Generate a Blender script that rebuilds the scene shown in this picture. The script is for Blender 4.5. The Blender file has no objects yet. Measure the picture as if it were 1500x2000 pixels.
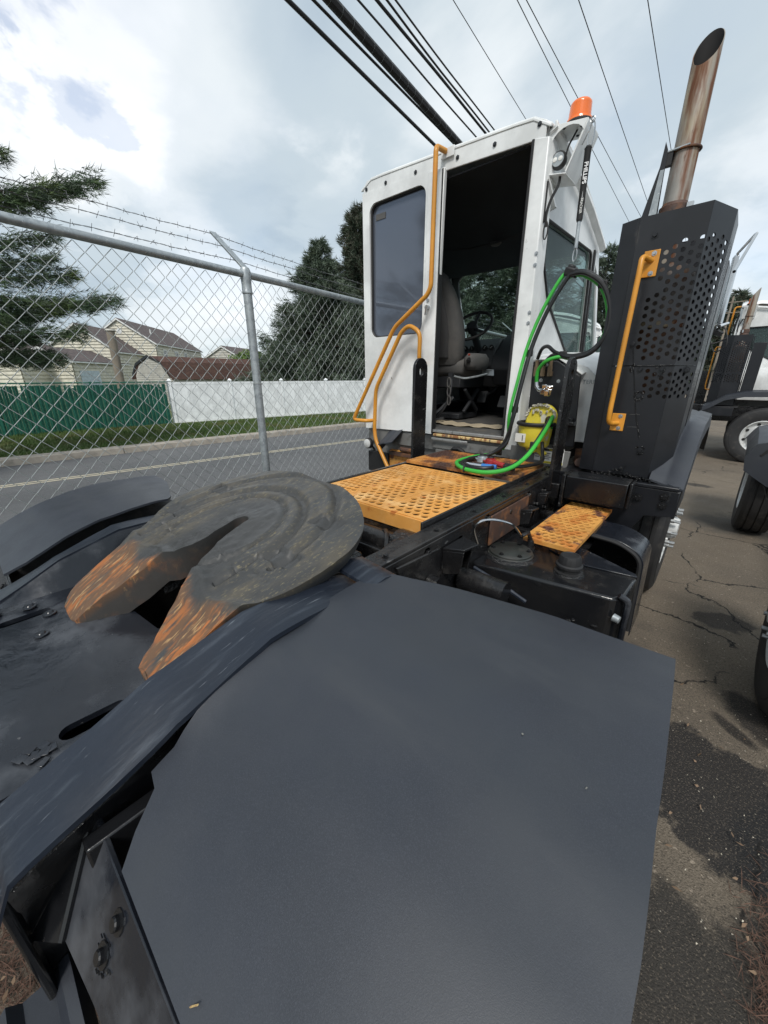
import bpy, bmesh, math, random
import numpy as np
from mathutils import Vector, Matrix, Euler
from mathutils.geometry import delaunay_2d_cdt
R = math.radians
random.seed(7)
scene = bpy.context.scene
C = scene.collection

# ------------------------------------------------------------------ camera, sky, sun, exposure
cam = bpy.data.cameras.new("camera")
camo = bpy.data.objects.new("camera", cam); C.objects.link(camo)
camo.location = (0, 0, 1.6)
camo.rotation_euler = (R(90 - 19.83), 0, R(41.49))
cam.sensor_fit = 'HORIZONTAL'; cam.sensor_width = 36; cam.lens = 17.64
cam.clip_start = 0.02; cam.clip_end = 3000
scene.camera = camo

SUN_EL, SUN_AZ = 50, 150            # azimuth clockwise from +Y
world = bpy.data.worlds.new("World"); scene.world = world; world.use_nodes = True
nt = world.node_tree; nt.nodes.clear()
def wn(t, **k):
    n = nt.nodes.new(t)
    for a, b in k.items(): setattr(n, a, b)
    return n
sky = wn('ShaderNodeTexSky', sky_type='NISHITA', sun_disc=False)
sky.sun_elevation = R(SUN_EL); sky.sun_rotation = R(SUN_AZ); sky.air_density = 1.0; sky.dust_density = 1.5
bgs = wn('ShaderNodeBackground'); bgs.inputs[1].default_value = 0.12
nt.links.new(sky.outputs[0], bgs.inputs[0])
tc = wn('ShaderNodeTexCoord')
sep = wn('ShaderNodeSeparateXYZ'); nt.links.new(tc.outputs['Generated'], sep.inputs[0])
def wm(op, a, b, clamp=False):
    n = wn('ShaderNodeMath', operation=op, use_clamp=clamp)
    for i, x in enumerate((a, b)):
        if x is None: continue
        if isinstance(x, (int, float)): n.inputs[i].default_value = x
        else: nt.links.new(x, n.inputs[i])
    return n.outputs[0]
zz = wm('ADD', wm('MAXIMUM', sep.outputs[2], 0.0), 0.28)
cx = wm('DIVIDE', sep.outputs[0], zz); cy = wm('DIVIDE', sep.outputs[1], zz)
cmb = wn('ShaderNodeCombineXYZ'); nt.links.new(cx, cmb.inputs[0]); nt.links.new(cy, cmb.inputs[1])
def wnoise(scale, detail, rough, off):
    mp = wn('ShaderNodeMapping'); mp.inputs['Location'].default_value = off
    nt.links.new(cmb.outputs[0], mp.inputs[0])
    n = wn('ShaderNodeTexNoise'); n.inputs['Scale'].default_value = scale
    n.inputs['Detail'].default_value = detail; n.inputs['Roughness'].default_value = rough
    n.inputs['Distortion'].default_value = 0.25
    nt.links.new(mp.outputs[0], n.inputs['Vector']); return n.outputs[0]
def wramp(src, pts):
    r = wn('ShaderNodeValToRGB'); el = r.color_ramp.elements
    r.color_ramp.interpolation = 'EASE'
    while len(el) < len(pts): el.new(0.5)
    for e, (p, c) in zip(el, pts): e.position = p; e.color = (*c, 1)
    nt.links.new(src, r.inputs[0]); return r.outputs[0]
def spot(d, r0, r1, amount):
    v = wn('ShaderNodeVectorMath', operation='DOT_PRODUCT'); nt.links.new(tc.outputs['Generated'], v.inputs[0]); v.inputs[1].default_value = d
    a = wm('ADD', v.outputs['Value'], wm('MULTIPLY', wm('SUBTRACT', warp, .5), .05))
    mr = wn('ShaderNodeMapRange', interpolation_type='SMOOTHSTEP'); mr.inputs[1].default_value = math.cos(R(r1)); mr.inputs[2].default_value = math.cos(R(r0)); nt.links.new(a, mr.inputs[0])
    return wm('MULTIPLY', mr.outputs[0], amount)
warp = wnoise(2.6, 6, .6, (1.2, 5.5, 0))
sh = wnoise(0.95, 7, 0.52, (3.4, 1.3, 0))
for d_, r0, r1, am in (((-.894, .239, .378), 1, 9, .15), ((-.888, .451, .091), 2, 12, .12), ((-.709, .639, .299), 1, 8, .10), ((-.07, .969, .236), 2, 12, .14), ((-.807, .329, .491), 3, 16, .07), ((-.709, .581, .399), 3, 15, -.10), ((-.22, .88, .421), 3, 16, -.10), ((-.395, .757, .521), 3, 14, .06)):
    sh = wm('ADD', sh, spot(d_, r0, r1, am))
shade = wramp(sh, [(0.30, (0.37, 0.455, 0.53)), (0.46, (0.50, 0.58, 0.635)), (0.60, (0.72, 0.77, 0.80)), (0.78, (.90, .92, .94))])
bgc = wn('ShaderNodeBackground'); bgc.inputs[1].default_value = 0.72
nt.links.new(shade, bgc.inputs[0])
cv = wnoise(0.9, 6, 0.55, (7.1, 4.2, 0))
for d_, r0, r1, am in (((-.855, .190, .475), 1, 6, -.30), ((-.89, .205, .406), .5, 4, -.20)): cv = wm('ADD', cv, spot(d_, r0, r1, am))
cover = wramp(cv, [(0.02, (.45, .45, .45)), (0.60, (1, 1, 1))])
mix = wn('ShaderNodeMixShader')
nt.links.new(cover, mix.inputs[0]); nt.links.new(bgs.outputs[0], mix.inputs[1]); nt.links.new(bgc.outputs[0], mix.inputs[2])
wo = wn('ShaderNodeOutputWorld'); nt.links.new(mix.outputs[0], wo.inputs[0])

sl = bpy.data.lights.new("sun", 'SUN'); sl.energy = 1.5; sl.angle = R(14); sl.color = (1.0, 0.965, 0.91)
so = bpy.data.objects.new("sun", sl); C.objects.link(so)
sd = Vector((math.sin(R(SUN_AZ)) * math.cos(R(SUN_EL)), math.cos(R(SUN_AZ)) * math.cos(R(SUN_EL)), math.sin(R(SUN_EL))))
so.rotation_euler = sd.to_track_quat('Z', 'Y').to_euler()
so.location = (0, 0, 30)
scene.view_settings.view_transform = 'Standard'; scene.view_settings.look = 'None'
scene.view_settings.gamma = 1; scene.view_settings.use_curve_mapping = False
scene.view_settings.exposure = 0.75
scene.cycles.max_bounces = 8; scene.cycles.transparent_max_bounces = 12

# ------------------------------------------------------------------ materials
MATS = {}
def mat(name, base, rough=0.5, metal=0.0, layers=(), bump=(), spec=0.5, rvar=0.0, coat=0.0, trans=0.0, vcol=None):
    """layers: (colour, scale, lo, hi, stretch, rough or None) laid over the base by thresholded noise; bump: (scale, strength, distance, stretch)"""
    m = bpy.data.materials.new(name); m.use_nodes = True; MATS[name] = m
    t = m.node_tree; b = t.nodes['Principled BSDF']
    def N(k): return t.nodes.new(k)
    co = N('ShaderNodeTexCoord').outputs['Object']
    def noise(scale, stretch=(1, 1, 1), detail=6, rough_=0.6, seed=0.0):
        mp = N('ShaderNodeMapping'); mp.inputs['Scale'].default_value = stretch; mp.inputs['Location'].default_value = (seed, seed * 1.7, seed * .3)
        t.links.new(co, mp.inputs[0]); n = N('ShaderNodeTexNoise')
        n.inputs['Scale'].default_value = scale; n.inputs['Detail'].default_value = detail; n.inputs['Roughness'].default_value = rough_
        t.links.new(mp.outputs[0], n.inputs['Vector']); return n.outputs[0]
    def mixc(f, a, c2):
        n = N('ShaderNodeMix'); n.data_type = 'RGBA'
        t.links.new(f, n.inputs[0])
        if isinstance(a, tuple): n.inputs[6].default_value = (*a, 1)
        else: t.links.new(a, n.inputs[6])
        n.inputs[7].default_value = (*c2, 1); return n.outputs[2]
    def mixf(f, a, c2):
        n = N('ShaderNodeMix'); n.data_type = 'FLOAT'
        t.links.new(f, n.inputs[0])
        if isinstance(a, float): n.inputs[2].default_value = a
        else: t.links.new(a, n.inputs[2])
        n.inputs[3].default_value = c2; return n.outputs[0]
    def rng(src, lo, hi):
        n = N('ShaderNodeMapRange'); n.interpolation_type = 'SMOOTHSTEP'
        n.inputs[1].default_value = lo; n.inputs[2].default_value = hi
        t.links.new(src, n.inputs[0]); return n.outputs[0]
    col = base; ro = float(rough)
    v = noise(3.1, seed=3.0)
    darker = tuple(x * 0.82 for x in base)
    col = mixc(rng(v, .35, .65), tuple(min(1, x * 1.06) for x in base), darker)
    if rvar:
        ro = mixf(rng(noise(9, seed=5.0), .3, .7), float(rough - rvar), float(rough + rvar))
    for i, L in enumerate(layers):
        c2, sc, lo, hi = L[:4]; st = L[4] if len(L) > 4 and L[4] else (1, 1, 1); r2 = L[5] if len(L) > 5 else None
        f = rng(noise(sc, st, seed=11.0 + 7 * i), lo, hi)
        if len(L) > 6 and L[6]:
            vc = N('ShaderNodeVertexColor'); vc.layer_name = L[6]
            mu = N('ShaderNodeMath'); mu.operation = 'MULTIPLY'; mu.use_clamp = True
            t.links.new(f, mu.inputs[0]); t.links.new(vc.outputs[0], mu.inputs[1]); f = mu.outputs[0]
        col = mixc(f, col, c2)
        if r2 is not None: ro = mixf(f, ro, float(r2))
    if isinstance(col, tuple): b.inputs['Base Color'].default_value = (*col, 1)
    else: t.links.new(col, b.inputs['Base Color'])
    if isinstance(ro, float): b.inputs['Roughness'].default_value = ro
    else: t.links.new(ro, b.inputs['Roughness'])
    b.inputs['Metallic'].default_value = metal
    b.inputs['Specular IOR Level'].default_value = spec
    b.inputs['Coat Weight'].default_value = coat
    b.inputs['Transmission Weight'].default_value = trans
    prev = None
    for i, Bp in enumerate(bump):
        sc, strength, dist = Bp[:3]; st = Bp[3] if len(Bp) > 3 else (1, 1, 1)
        bn = N('ShaderNodeBump'); bn.inputs['Strength'].default_value = strength; bn.inputs['Distance'].default_value = dist
        t.links.new(noise(sc, st, detail=4, seed=40.0 + i), bn.inputs['Height'])
        if prev: t.links.new(prev, bn.inputs['Normal'])
        prev = bn.outputs[0]
    if prev: t.links.new(prev, b.inputs['Normal'])
    return m
RUST = (0.30, 0.105, 0.03); DRUST = (0.10, 0.035, 0.018)
mat('black_paint', (0.010, 0.0105, 0.012), 0.20, layers=[((0.035, 0.033, 0.03), 5, .55, .75, None, .5), ((0.05, 0.045, 0.04), 30, .66, .74, (1, .3, 1), .6)], bump=[(45, .25, .002), (7, .25, .006)], rvar=.1)
mat('frame_black', (0.012, 0.012, 0.013), 0.2, layers=[((0.04, 0.038, 0.036), 8, .5, .75, (1, .4, 1), .5), ((0.11, 0.11, 0.11), 40, .66, .72, (1, .2, 1), .5)], bump=[(60, .5, .003), (14, .35, .008)], rvar=.12)
mat('fender_plastic', (0.022, 0.026, 0.036), 0.46, spec=.62, layers=[((0.033, 0.038, 0.050), 620, .46, .66), ((0.015, 0.018, 0.025), 760, .50, .68), ((0.030, 0.034, 0.041), 2.2, .4, .7), ((0.05, 0.05, 0.048), 55, .74, .80, (1, .5, 1), .6), ((.036, .040, .047), 5, .5, .8, (.4, 1.4, 1), .54), ((.042, .045, .05), 1.3, .56, .75, (1, .6, 1), .52)], bump=[(900, .28, .0006)], rvar=.05)
mat('ramp_steel', (0.014, 0.019, 0.030), 0.36, layers=[((0.040, 0.050, 0.066), 10, .50, .78, (5, .35, 2), .5), ((0.12, 0.135, 0.155), 24, .64, .75, (7, .25, 2), .5)], bump=[(24, .35, .003, (3, .5, 1)), (5, .3, .008)], rvar=.08)
mat('plate_black', (0.011, 0.013, 0.018), 0.19, layers=[((0.07, 0.075, 0.085), 4, .50, .72, None, .42), ((0.13, 0.13, 0.13), 26, .68, .74, None, .5)], bump=[(20, .35, .003), (4, .25, .012)], rvar=.1)
mat('guard_black', (0.009, 0.010, 0.013), 0.36, layers=[((0.018, 0.019, 0.023), 2.5, .45, .7, None, .42), ((.035, .035, .036), 18, .66, .76, (1, 1, .3), .6)], bump=[(90, .1, .001)], rvar=.04)
mat('wet_grease', (0.010, 0.010, 0.011), 0.12, layers=[((0.05, 0.048, 0.045), 40, .6, .7, None, .5)], bump=[(70, 1.0, .012), (20, .8, .02)])
mat('wheel_grease', (0.045, 0.045, 0.044), 0.45, layers=[
    ((0.076, 0.066, 0.050), 9, .42, .66, (1.6, .5, 1), .42, 'worn'),
    ((0.17, 0.145, 0.085), 75, .54, .70, (2.2, .8, 1), .45, 'worn'),
    ((.12, .065, .035), 11, .30, .50, (3.2, .6, 1), .75, 'rust'),
    (RUST, 14, .50, .62, (3.2, .6, 1), .75, 'rust'),
    ((0.36, 0.22, 0.10), 30, .56, .66, (4, .5, 1), .75, 'rust'),
    ((.42, .14, .04), 8, .62, .68, (3, .6, 1), .75, 'rust')],
    bump=[(110, .25, .0015), (24, .25, .004, (2, .6, 1))], rvar=.08)
mat('deck_yellow', (0.68, 0.315, 0.07), 0.55, layers=[((0.74, 0.44, 0.17), 6, .45, .7), ((.42, .13, .02), 13, .57, .72, None, .8), ((.13, .07, .035), 7, .64, .78, None, .8)], bump=[(60, .3, .002)], rvar=.08)
mat('deck_rusty', (0.66, 0.32, 0.075), 0.6, layers=[((.48, .17, .03), 12, .45, .62, None, .8), ((0.13, .05, .028), 9, .56, .66, None, .8)], bump=[(60, .4, .002)])
mat('deck_stained', (0.60, 0.27, 0.06), 0.6, layers=[((.42, .15, .03), 10, .38, .58, None, .8), ((0.06, .028, .02), 4.5, .42, .58, None, .75)], bump=[(60, .4, .002)])
mat('rail_yellow', (0.66, 0.29, 0.035), 0.38, layers=[((.60, .23, .02), 8, .5, .7), ((.75, .55, .35), 60, .72, .78, None, .7), ((.25, .10, .02), 25, .72, .78, None, .8)], bump=[(80, .15, .001)])
mat('rust_steel', (0.085, 0.045, 0.032), 0.65, layers=[((.20, .085, .035), 12, .48, .64, None, .8), ((.05, .035, .03), 9, .5, .65, None, .6)], bump=[(70, .6, .003)])
mat('stack_metal', (0.33, 0.31, 0.28), 0.48, metal=.35, layers=[((0.40, 0.32, 0.20), 4.5, .42, .62, (1, 1, .25), .5), ((0.16, 0.066, 0.033), 6.5, .50, .61, (1.1, 1.1, .14), .75), ((.12, .06, .035), 22, .62, .72, (1, 1, .3), .8)], bump=[(60, .25, .002)])
mat('muffler_metal', (0.10, 0.085, 0.075), 0.5, metal=.3, layers=[((.13, .065, .035), 7, .45, .62, None, .8), ((.25, .23, .2), 9, .6, .7, (1, 1, .3), .5)])
mat('scuff_grey', (0.16, 0.16, 0.145), 0.7)
mat('lid_grey', (0.030, 0.033, 0.031), 0.34, layers=[((.05, .05, .046), 9, .5, .7, None, .5)], bump=[(40, .2, .002)])
mat('soot', (0.009, 0.008, 0.008), 0.85)
mat('cab_white', (0.80, 0.815, 0.81), 0.32, layers=[((0.60, 0.62, 0.61), 3, .5, .8, (1, 1, .3)), ((0.28, 0.27, 0.25), 26, .68, .76, (1, 1, .4), .7), ((.16, .12, .09), 55, .73, .79, None, .8)], bump=[(3, .06, .01), (120, .04, .001)])
mat('cab_grey', (0.17, 0.17, 0.165), 0.45, layers=[((.07, .065, .06), 9, .52, .7), ((.33, .32, .3), 25, .66, .74, None, .6)], bump=[(40, .3, .002)])
mat('rubber', (0.014, 0.014, 0.015), 0.6, bump=[(60, .2, .001)])
mat('tyre', (0.020, 0.020, 0.021), 0.65, layers=[((.06, .055, .05), 12, .5, .75, None, .8)], bump=[(50, .3, .002)])
mat('rim_white', (0.62, 0.63, 0.62), 0.4, layers=[((.35, .30, .25), 14, .6, .75, None, .7)], bump=[(40, .2, .002)])
mat('stud_steel', (0.50, 0.52, 0.53), 0.35, metal=.9, layers=[((.25, .17, .11), 50, .6, .7, None, .7)])
mat('interior_dark', (0.024, 0.026, 0.030), 0.6, bump=[(80, .2, .002)])
mat('interior_grey', (0.070, 0.073, 0.078), 0.55, bump=[(200, .2, .001)])
mat('headliner', (0.020, 0.022, 0.028), 0.85, bump=[(150, .3, .001)])
mat('floor_mat', (0.085, 0.083, 0.08), 0.7, layers=[((.14, .12, .10), 12, .5, .7, (1, .5, 1))], bump=[(80, .3, .002)])
mat('seat_cloth', (0.085, 0.084, 0.083), 0.85, layers=[((.11, .105, .10), 5, .45, .65)], bump=[(300, .4, .001)])
mat('seat_side', (0.055, 0.054, 0.055), 0.85, bump=[(300, .4, .001)])
mat('sill_worn', (0.60, 0.44, 0.20), 0.5, layers=[((.26, .12, .05), 16, .50, .58, (2.5, 1, 1), .7), ((.11, .10, .10), 11, .60, .68, (2, 1, 1), .6)], bump=[(60, .4, .002)])
mat('sill_dull', (0.22, 0.16, 0.10), 0.5, metal=.4)
mat('aluminium', (0.50, 0.50, 0.49), 0.35, metal=.7, layers=[((.2, .19, .18), 22, .55, .7, (2, 1, 1), .6)], bump=[(50, .2, .001)])
mat('galvanised', (0.40, 0.435, 0.45), 0.48, metal=.55, layers=[((.30, .33, .35), 30, .45, .6), ((.55, .57, .58), 70, .6, .7)], bump=[(60, .08, .001)])
mat('link_wire', (0.40, 0.43, 0.43), 0.5, metal=.35)
mat('barb_wire', (0.16, 0.165, 0.17), 0.55, metal=.5)
mat('hose_green', (0.045, 0.43, 0.05), 0.45, layers=[((.03, .18, .03), 20, .62, .75)], bump=[(60, .1, .001)])
mat('hose_black', (0.013, 0.013, 0.014), 0.38, layers=[((.06, .055, .05), 20, .6, .75, None, .6)], bump=[(60, .2, .001)])
mat('bucket_yellow', (0.72, 0.60, 0.05), 0.42, layers=[((.55, .53, .44), 15, .56, .66, None, .8)], bump=[(30, .3, .003)])
mat('foam_crust', (0.60, 0.575, 0.48), 0.95, layers=[((.30, .27, .2), 30, .5, .65)], bump=[(90, 1.0, .008)])
mat('beacon_orange', (0.92, 0.19, 0.025), 0.25, coat=.4)
mat('chrome', (0.6, 0.61, 0.62), 0.18, metal=1.0)
mat('gladhand_red', (0.33, 0.02, 0.02), 0.4, bump=[(60, .3, .002)])
mat('plug_blue', (0.03, 0.16, 0.45), 0.4)
mat('label_white', (0.75, 0.75, 0.72), 0.5)
mat('label_yellow', (0.70, 0.60, 0.05), 0.5)
mat('print_black', (0.012, 0.012, 0.012), 0.6)
mat('print_red', (0.45, 0.05, 0.03), 0.6)
mat('print_white', (0.80, 0.80, 0.80), 0.5)
mat('label_blue', (0.50, 0.58, 0.64), 0.5)
mat('burlap', (0.48, 0.40, 0.28), 0.95, bump=[(150, .6, .002)])
mat('signal_orange', (0.75, 0.24, 0.02), 0.4)
mat('vinyl_white', (0.87, 0.89, 0.90), 0.4)
mat('slat_green', (0.010, 0.115, 0.078), 0.55, layers=[((.014, .14, .095), 2, .45, .6)])
mat('siding', (0.60, 0.57, 0.47), 0.6)
mat('siding_grey', (0.50, 0.48, 0.43), 0.6)
mat('shingles', (0.115, 0.09, 0.085), 0.9, layers=[((.075, .06, .06), 3, .45, .6), ((.17, .14, .13), 12, .6, .7)], bump=[(8, .5, .03)])
mat('shingles_brown', (0.125, 0.070, 0.055), 0.9, layers=[((.08, .045, .04), 5, .45, .6, (1, 1, 3)), ((.17, .10, .08), 22, .6, .7)], bump=[(12, .5, .03)])
mat('trim_white', (0.72, 0.73, 0.72), 0.5)
mat('trim_dark', (0.03, 0.035, 0.04), 0.5)
mat('window_dark', (0.05, 0.06, 0.07), 0.1)
mat('pole_wood', (0.24, 0.205, 0.165), 0.9, bump=[(20, .6, .01, (1, 1, .1))])
mat('bark', (0.09, 0.065, 0.05), 0.95, bump=[(25, .8, .02)])
mat('needles_dark', (0.050, 0.078, 0.048), 0.7, layers=[((.085, .115, .07), 1.1, .4, .65), ((.085, .085, .055), 3, .62, .72)])
mat('needles_blue', (0.095, 0.130, 0.095), 0.7, layers=[((.16, .20, .145), 2.2, .4, .65)])
mat('needles_brown', (0.085, 0.090, 0.062), 0.7, layers=[((.10, .085, .06), 1.6, .5, .65)])
mat('needles_pine', (0.055, 0.105, 0.045), 0.65, layers=[((.11, .16, .045), 1.0, .45, .62)])
mat('leaves_bright', (0.17, 0.25, 0.05), 0.6, layers=[((.08, .14, .035), .8, .45, .6)])
mat('grass_blade', (0.075, 0.13, 0.028), 0.7, layers=[((.115, .125, .04), .9, .45, .62), ((.05, .10, .02), 3, .5, .7)])
mat('grass_soil', (0.075, 0.10, 0.03), 0.9, layers=[((.11, .12, .045), .8, .4, .65)], bump=[(20, .6, .03)])
mat('kerb_concrete', (0.36, 0.32, 0.27), 0.85, layers=[((.22, .20, .17), 3, .5, .7)], bump=[(30, .4, .006)])
mat('line_paint', (0.55, 0.49, 0.36), 0.6, layers=[((.2, .19, .18), 12, .60, .72)])
mat('pine_straw', (0.115, 0.062, 0.042), 0.85)
mat('dead_leaf', (0.22, 0.145, 0.09), 0.8)
mat('pale_chip', (0.50, 0.45, 0.36), 0.8)

# tinted glass
def glass(name, col, alpha, rough=.03):
    m = bpy.data.materials.new(name); m.use_nodes = True; MATS[name] = m
    t = m.node_tree; b = t.nodes['Principled BSDF']; out = t.nodes['Material Output']
    b.inputs['Base Color'].default_value = (*col, 1); b.inputs['Roughness'].default_value = rough
    tr = t.nodes.new('ShaderNodeBsdfTransparent'); tr.inputs[0].default_value = (.86, .93, .91, 1)
    mx = t.nodes.new('ShaderNodeMixShader'); mx.inputs[0].default_value = alpha
    t.links.new(tr.outputs[0], mx.inputs[1]); t.links.new(b.outputs[0], mx.inputs[2]); t.links.new(mx.outputs[0], out.inputs[0])
glass('glass_clear', (0.10, 0.14, 0.14), 0.30)
glass('glass_tint', (0.13, 0.148, 0.185), 0.97, .06); MATS['glass_tint'].node_tree.nodes['Principled BSDF'].inputs['Metallic'].default_value = .42
glass('glass_plain', (0.03, 0.04, 0.04), 0.10)

# ground: worn tan asphalt with oil and other dark patches, cracks, aggregate
def ground_mat(name, base, base2, patches, cracks, grit=0.0):
    m = bpy.data.materials.new(name); m.use_nodes = True; MATS[name] = m
    t = m.node_tree; b = t.nodes['Principled BSDF']
    N = lambda k: t.nodes.new(k)
    co = N('ShaderNodeTexCoord').outputs['Object']
    def noise(sc, d=6, st=(1, 1, 1), off=0):
        mp = N('ShaderNodeMapping'); mp.inputs['Scale'].default_value = st; mp.inputs['Location'].default_value = (off, off, 0)
        t.links.new(co, mp.inputs[0]); n = N('ShaderNodeTexNoise'); n.inputs['Scale'].default_value = sc; n.inputs['Detail'].default_value = d
        n.inputs['Roughness'].default_value = .62
        t.links.new(mp.outputs[0], n.inputs['Vector']); return n
    def rng(s, lo, hi, a=0.0, c=1.0):
        n = N('ShaderNodeMapRange'); n.interpolation_type = 'SMOOTHSTEP'
        for i, v in enumerate((lo, hi, a, c)): n.inputs[i + 1].default_value = v
        t.links.new(s, n.inputs[0]); return n.outputs[0]
    def mixc(f, a, c2):
        n = N('ShaderNodeMix'); n.data_type = 'RGBA'; t.links.new(f, n.inputs[0])
        for i, x in ((6, a), (7, c2)):
            if isinstance(x, tuple): n.inputs[i].default_value = (*x, 1)
            else: t.links.new(x, n.inputs[i])
        return n.outputs[2]
    def ma(op, a, c2):
        n = N('ShaderNodeMath'); n.operation = op
        for i, x in enumerate((a, c2)):
            if isinstance(x, (float, int)): n.inputs[i].default_value = x
            else: t.links.new(x, n.inputs[i])
        return n.outputs[0]
    col = mixc(rng(noise(.7).outputs[0], .35, .65), base, base2)
    col = mixc(rng(noise(130, 3).outputs[0], .50, .68), col, tuple(x * .45 for x in base))
    vo = N('ShaderNodeTexVoronoi'); vo.inputs['Scale'].default_value = 95; t.links.new(co, vo.inputs['Vector'])
    col = mixc(rng(vo.outputs['Distance'], .22, .10), col, tuple(min(1, x * 1.9) for x in base2))
    col = mixc(rng(noise(40, 2).outputs[0], .64, .70), col, tuple(min(1, x * 2.2) for x in base2))
    ro = None
    dn = noise(7, 9)
    for (px, py, rx, ry, ang, pc, soft) in patches:
        mp = N('ShaderNodeMapping'); mp.vector_type = 'TEXTURE'
        mp.inputs['Location'].default_value = (px, py, 0); mp.inputs['Rotation'].default_value = (0, 0, R(ang)); mp.inputs['Scale'].default_value = (rx, ry, 1)
        t.links.new(co, mp.inputs[0])
        sx = N('ShaderNodeSeparateXYZ'); t.links.new(mp.outputs[0], sx.inputs[0])
        d = ma('SQRT', ma('ADD', ma('MULTIPLY', sx.outputs[0], sx.outputs[0]), ma('MULTIPLY', sx.outputs[1], sx.outputs[1])), 0)
        d = ma('ADD', d, ma('MULTIPLY', ma('SUBTRACT', dn.outputs[0], .5), 1.25))
        f = rng(d, 1.0 - soft, 1.0, 1.0, 0.0)
        f = ma('MULTIPLY', f, .88)
        col = mixc(f, col, pc)
    if grit:
        g1 = ma('MULTIPLY', rng(noise(150, 2, off=4).outputs[0], .56, .66), grit); col = mixc(g1, col, tuple(min(1, x * 1.5) for x in base))
        g2 = ma('MULTIPLY', rng(noise(85, 3, off=6).outputs[0], .54, .64), grit); col = mixc(g2, col, (.012, .011, .011))
    if cracks:
        w = noise(2.2, 9); mp = N('ShaderNodeMix'); mp.data_type = 'RGBA'; mp.inputs[0].default_value = .24
        t.links.new(co, mp.inputs[6]); t.links.new(w.outputs['Color'], mp.inputs[7])
        v2 = N('ShaderNodeTexVoronoi'); v2.feature = 'DISTANCE_TO_EDGE'; v2.inputs['Scale'].default_value = cracks
        t.links.new(mp.outputs[2], v2.inputs['Vector'])
        fr = rng(v2.outputs['Distance'], .011, .003)
        fr = ma('MULTIPLY', fr, rng(noise(1.6, 4, off=9).outputs[0], .48, .56))
        col = mixc(fr, col, (.012, .011, .010))
    t.links.new(col, b.inputs['Base Color'])
    t.links.new(rng(noise(3).outputs[0], .3, .7, .7, .92), b.inputs['Roughness'])
    b.inputs['Specular IOR Level'].default_value = .3
    b1 = N('ShaderNodeBump'); b1.inputs['Strength'].default_value = 1.0; b1.inputs['Distance'].default_value = .009
    t.links.new(noise(170, 3).outputs[0], b1.inputs['Height'])
    b2 = N('ShaderNodeBump'); b2.inputs['Strength'].default_value = .4; b2.inputs['Distance'].default_value = .02
    t.links.new(noise(6, 4).outputs[0], b2.inputs['Height']); t.links.new(b1.outputs[0], b2.inputs['Normal'])
    t.links.new(b2.outputs[0], b.inputs['Normal'])
ground_mat('yard_asphalt', (0.195, 0.160, 0.120), (0.145, 0.120, 0.093),
    [(0.46, 1.64, .70, .32, -14, (.016, .016, .018), .16), (.62, 1.45, .30, .40, 10, (.020, .020, .021), .3), (0.30, 3.2, .20, .13, 25, (.045, .038, .033), .25), (.17, .86, .85, .42, 0, (.030, .028, .026), .35),
     (.44, 2.28, .13, .20, 30, (.022, .020, .019), .4), (.36, 2.12, .05, .12, 50, (.02, .018, .017), .4), (.75, 2.3, .2, .25, 30, (.03, .027, .025), .5), (-.1, 7.5, .25, .12, 0, (.045, .04, .035), .3), (.3, 5.6, .5, .5, 0, (.09, .08, .068), .6),
     (-1.2, 1.5, 1.3, 2.6, 0, (.05, .045, .04), .6)], 1.7, .38)  # broad dark patch spanning the tractor's footprint
ground_mat('street_asphalt', (0.150, 0.152, 0.155), (0.125, 0.127, 0.13), [], 0)

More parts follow.
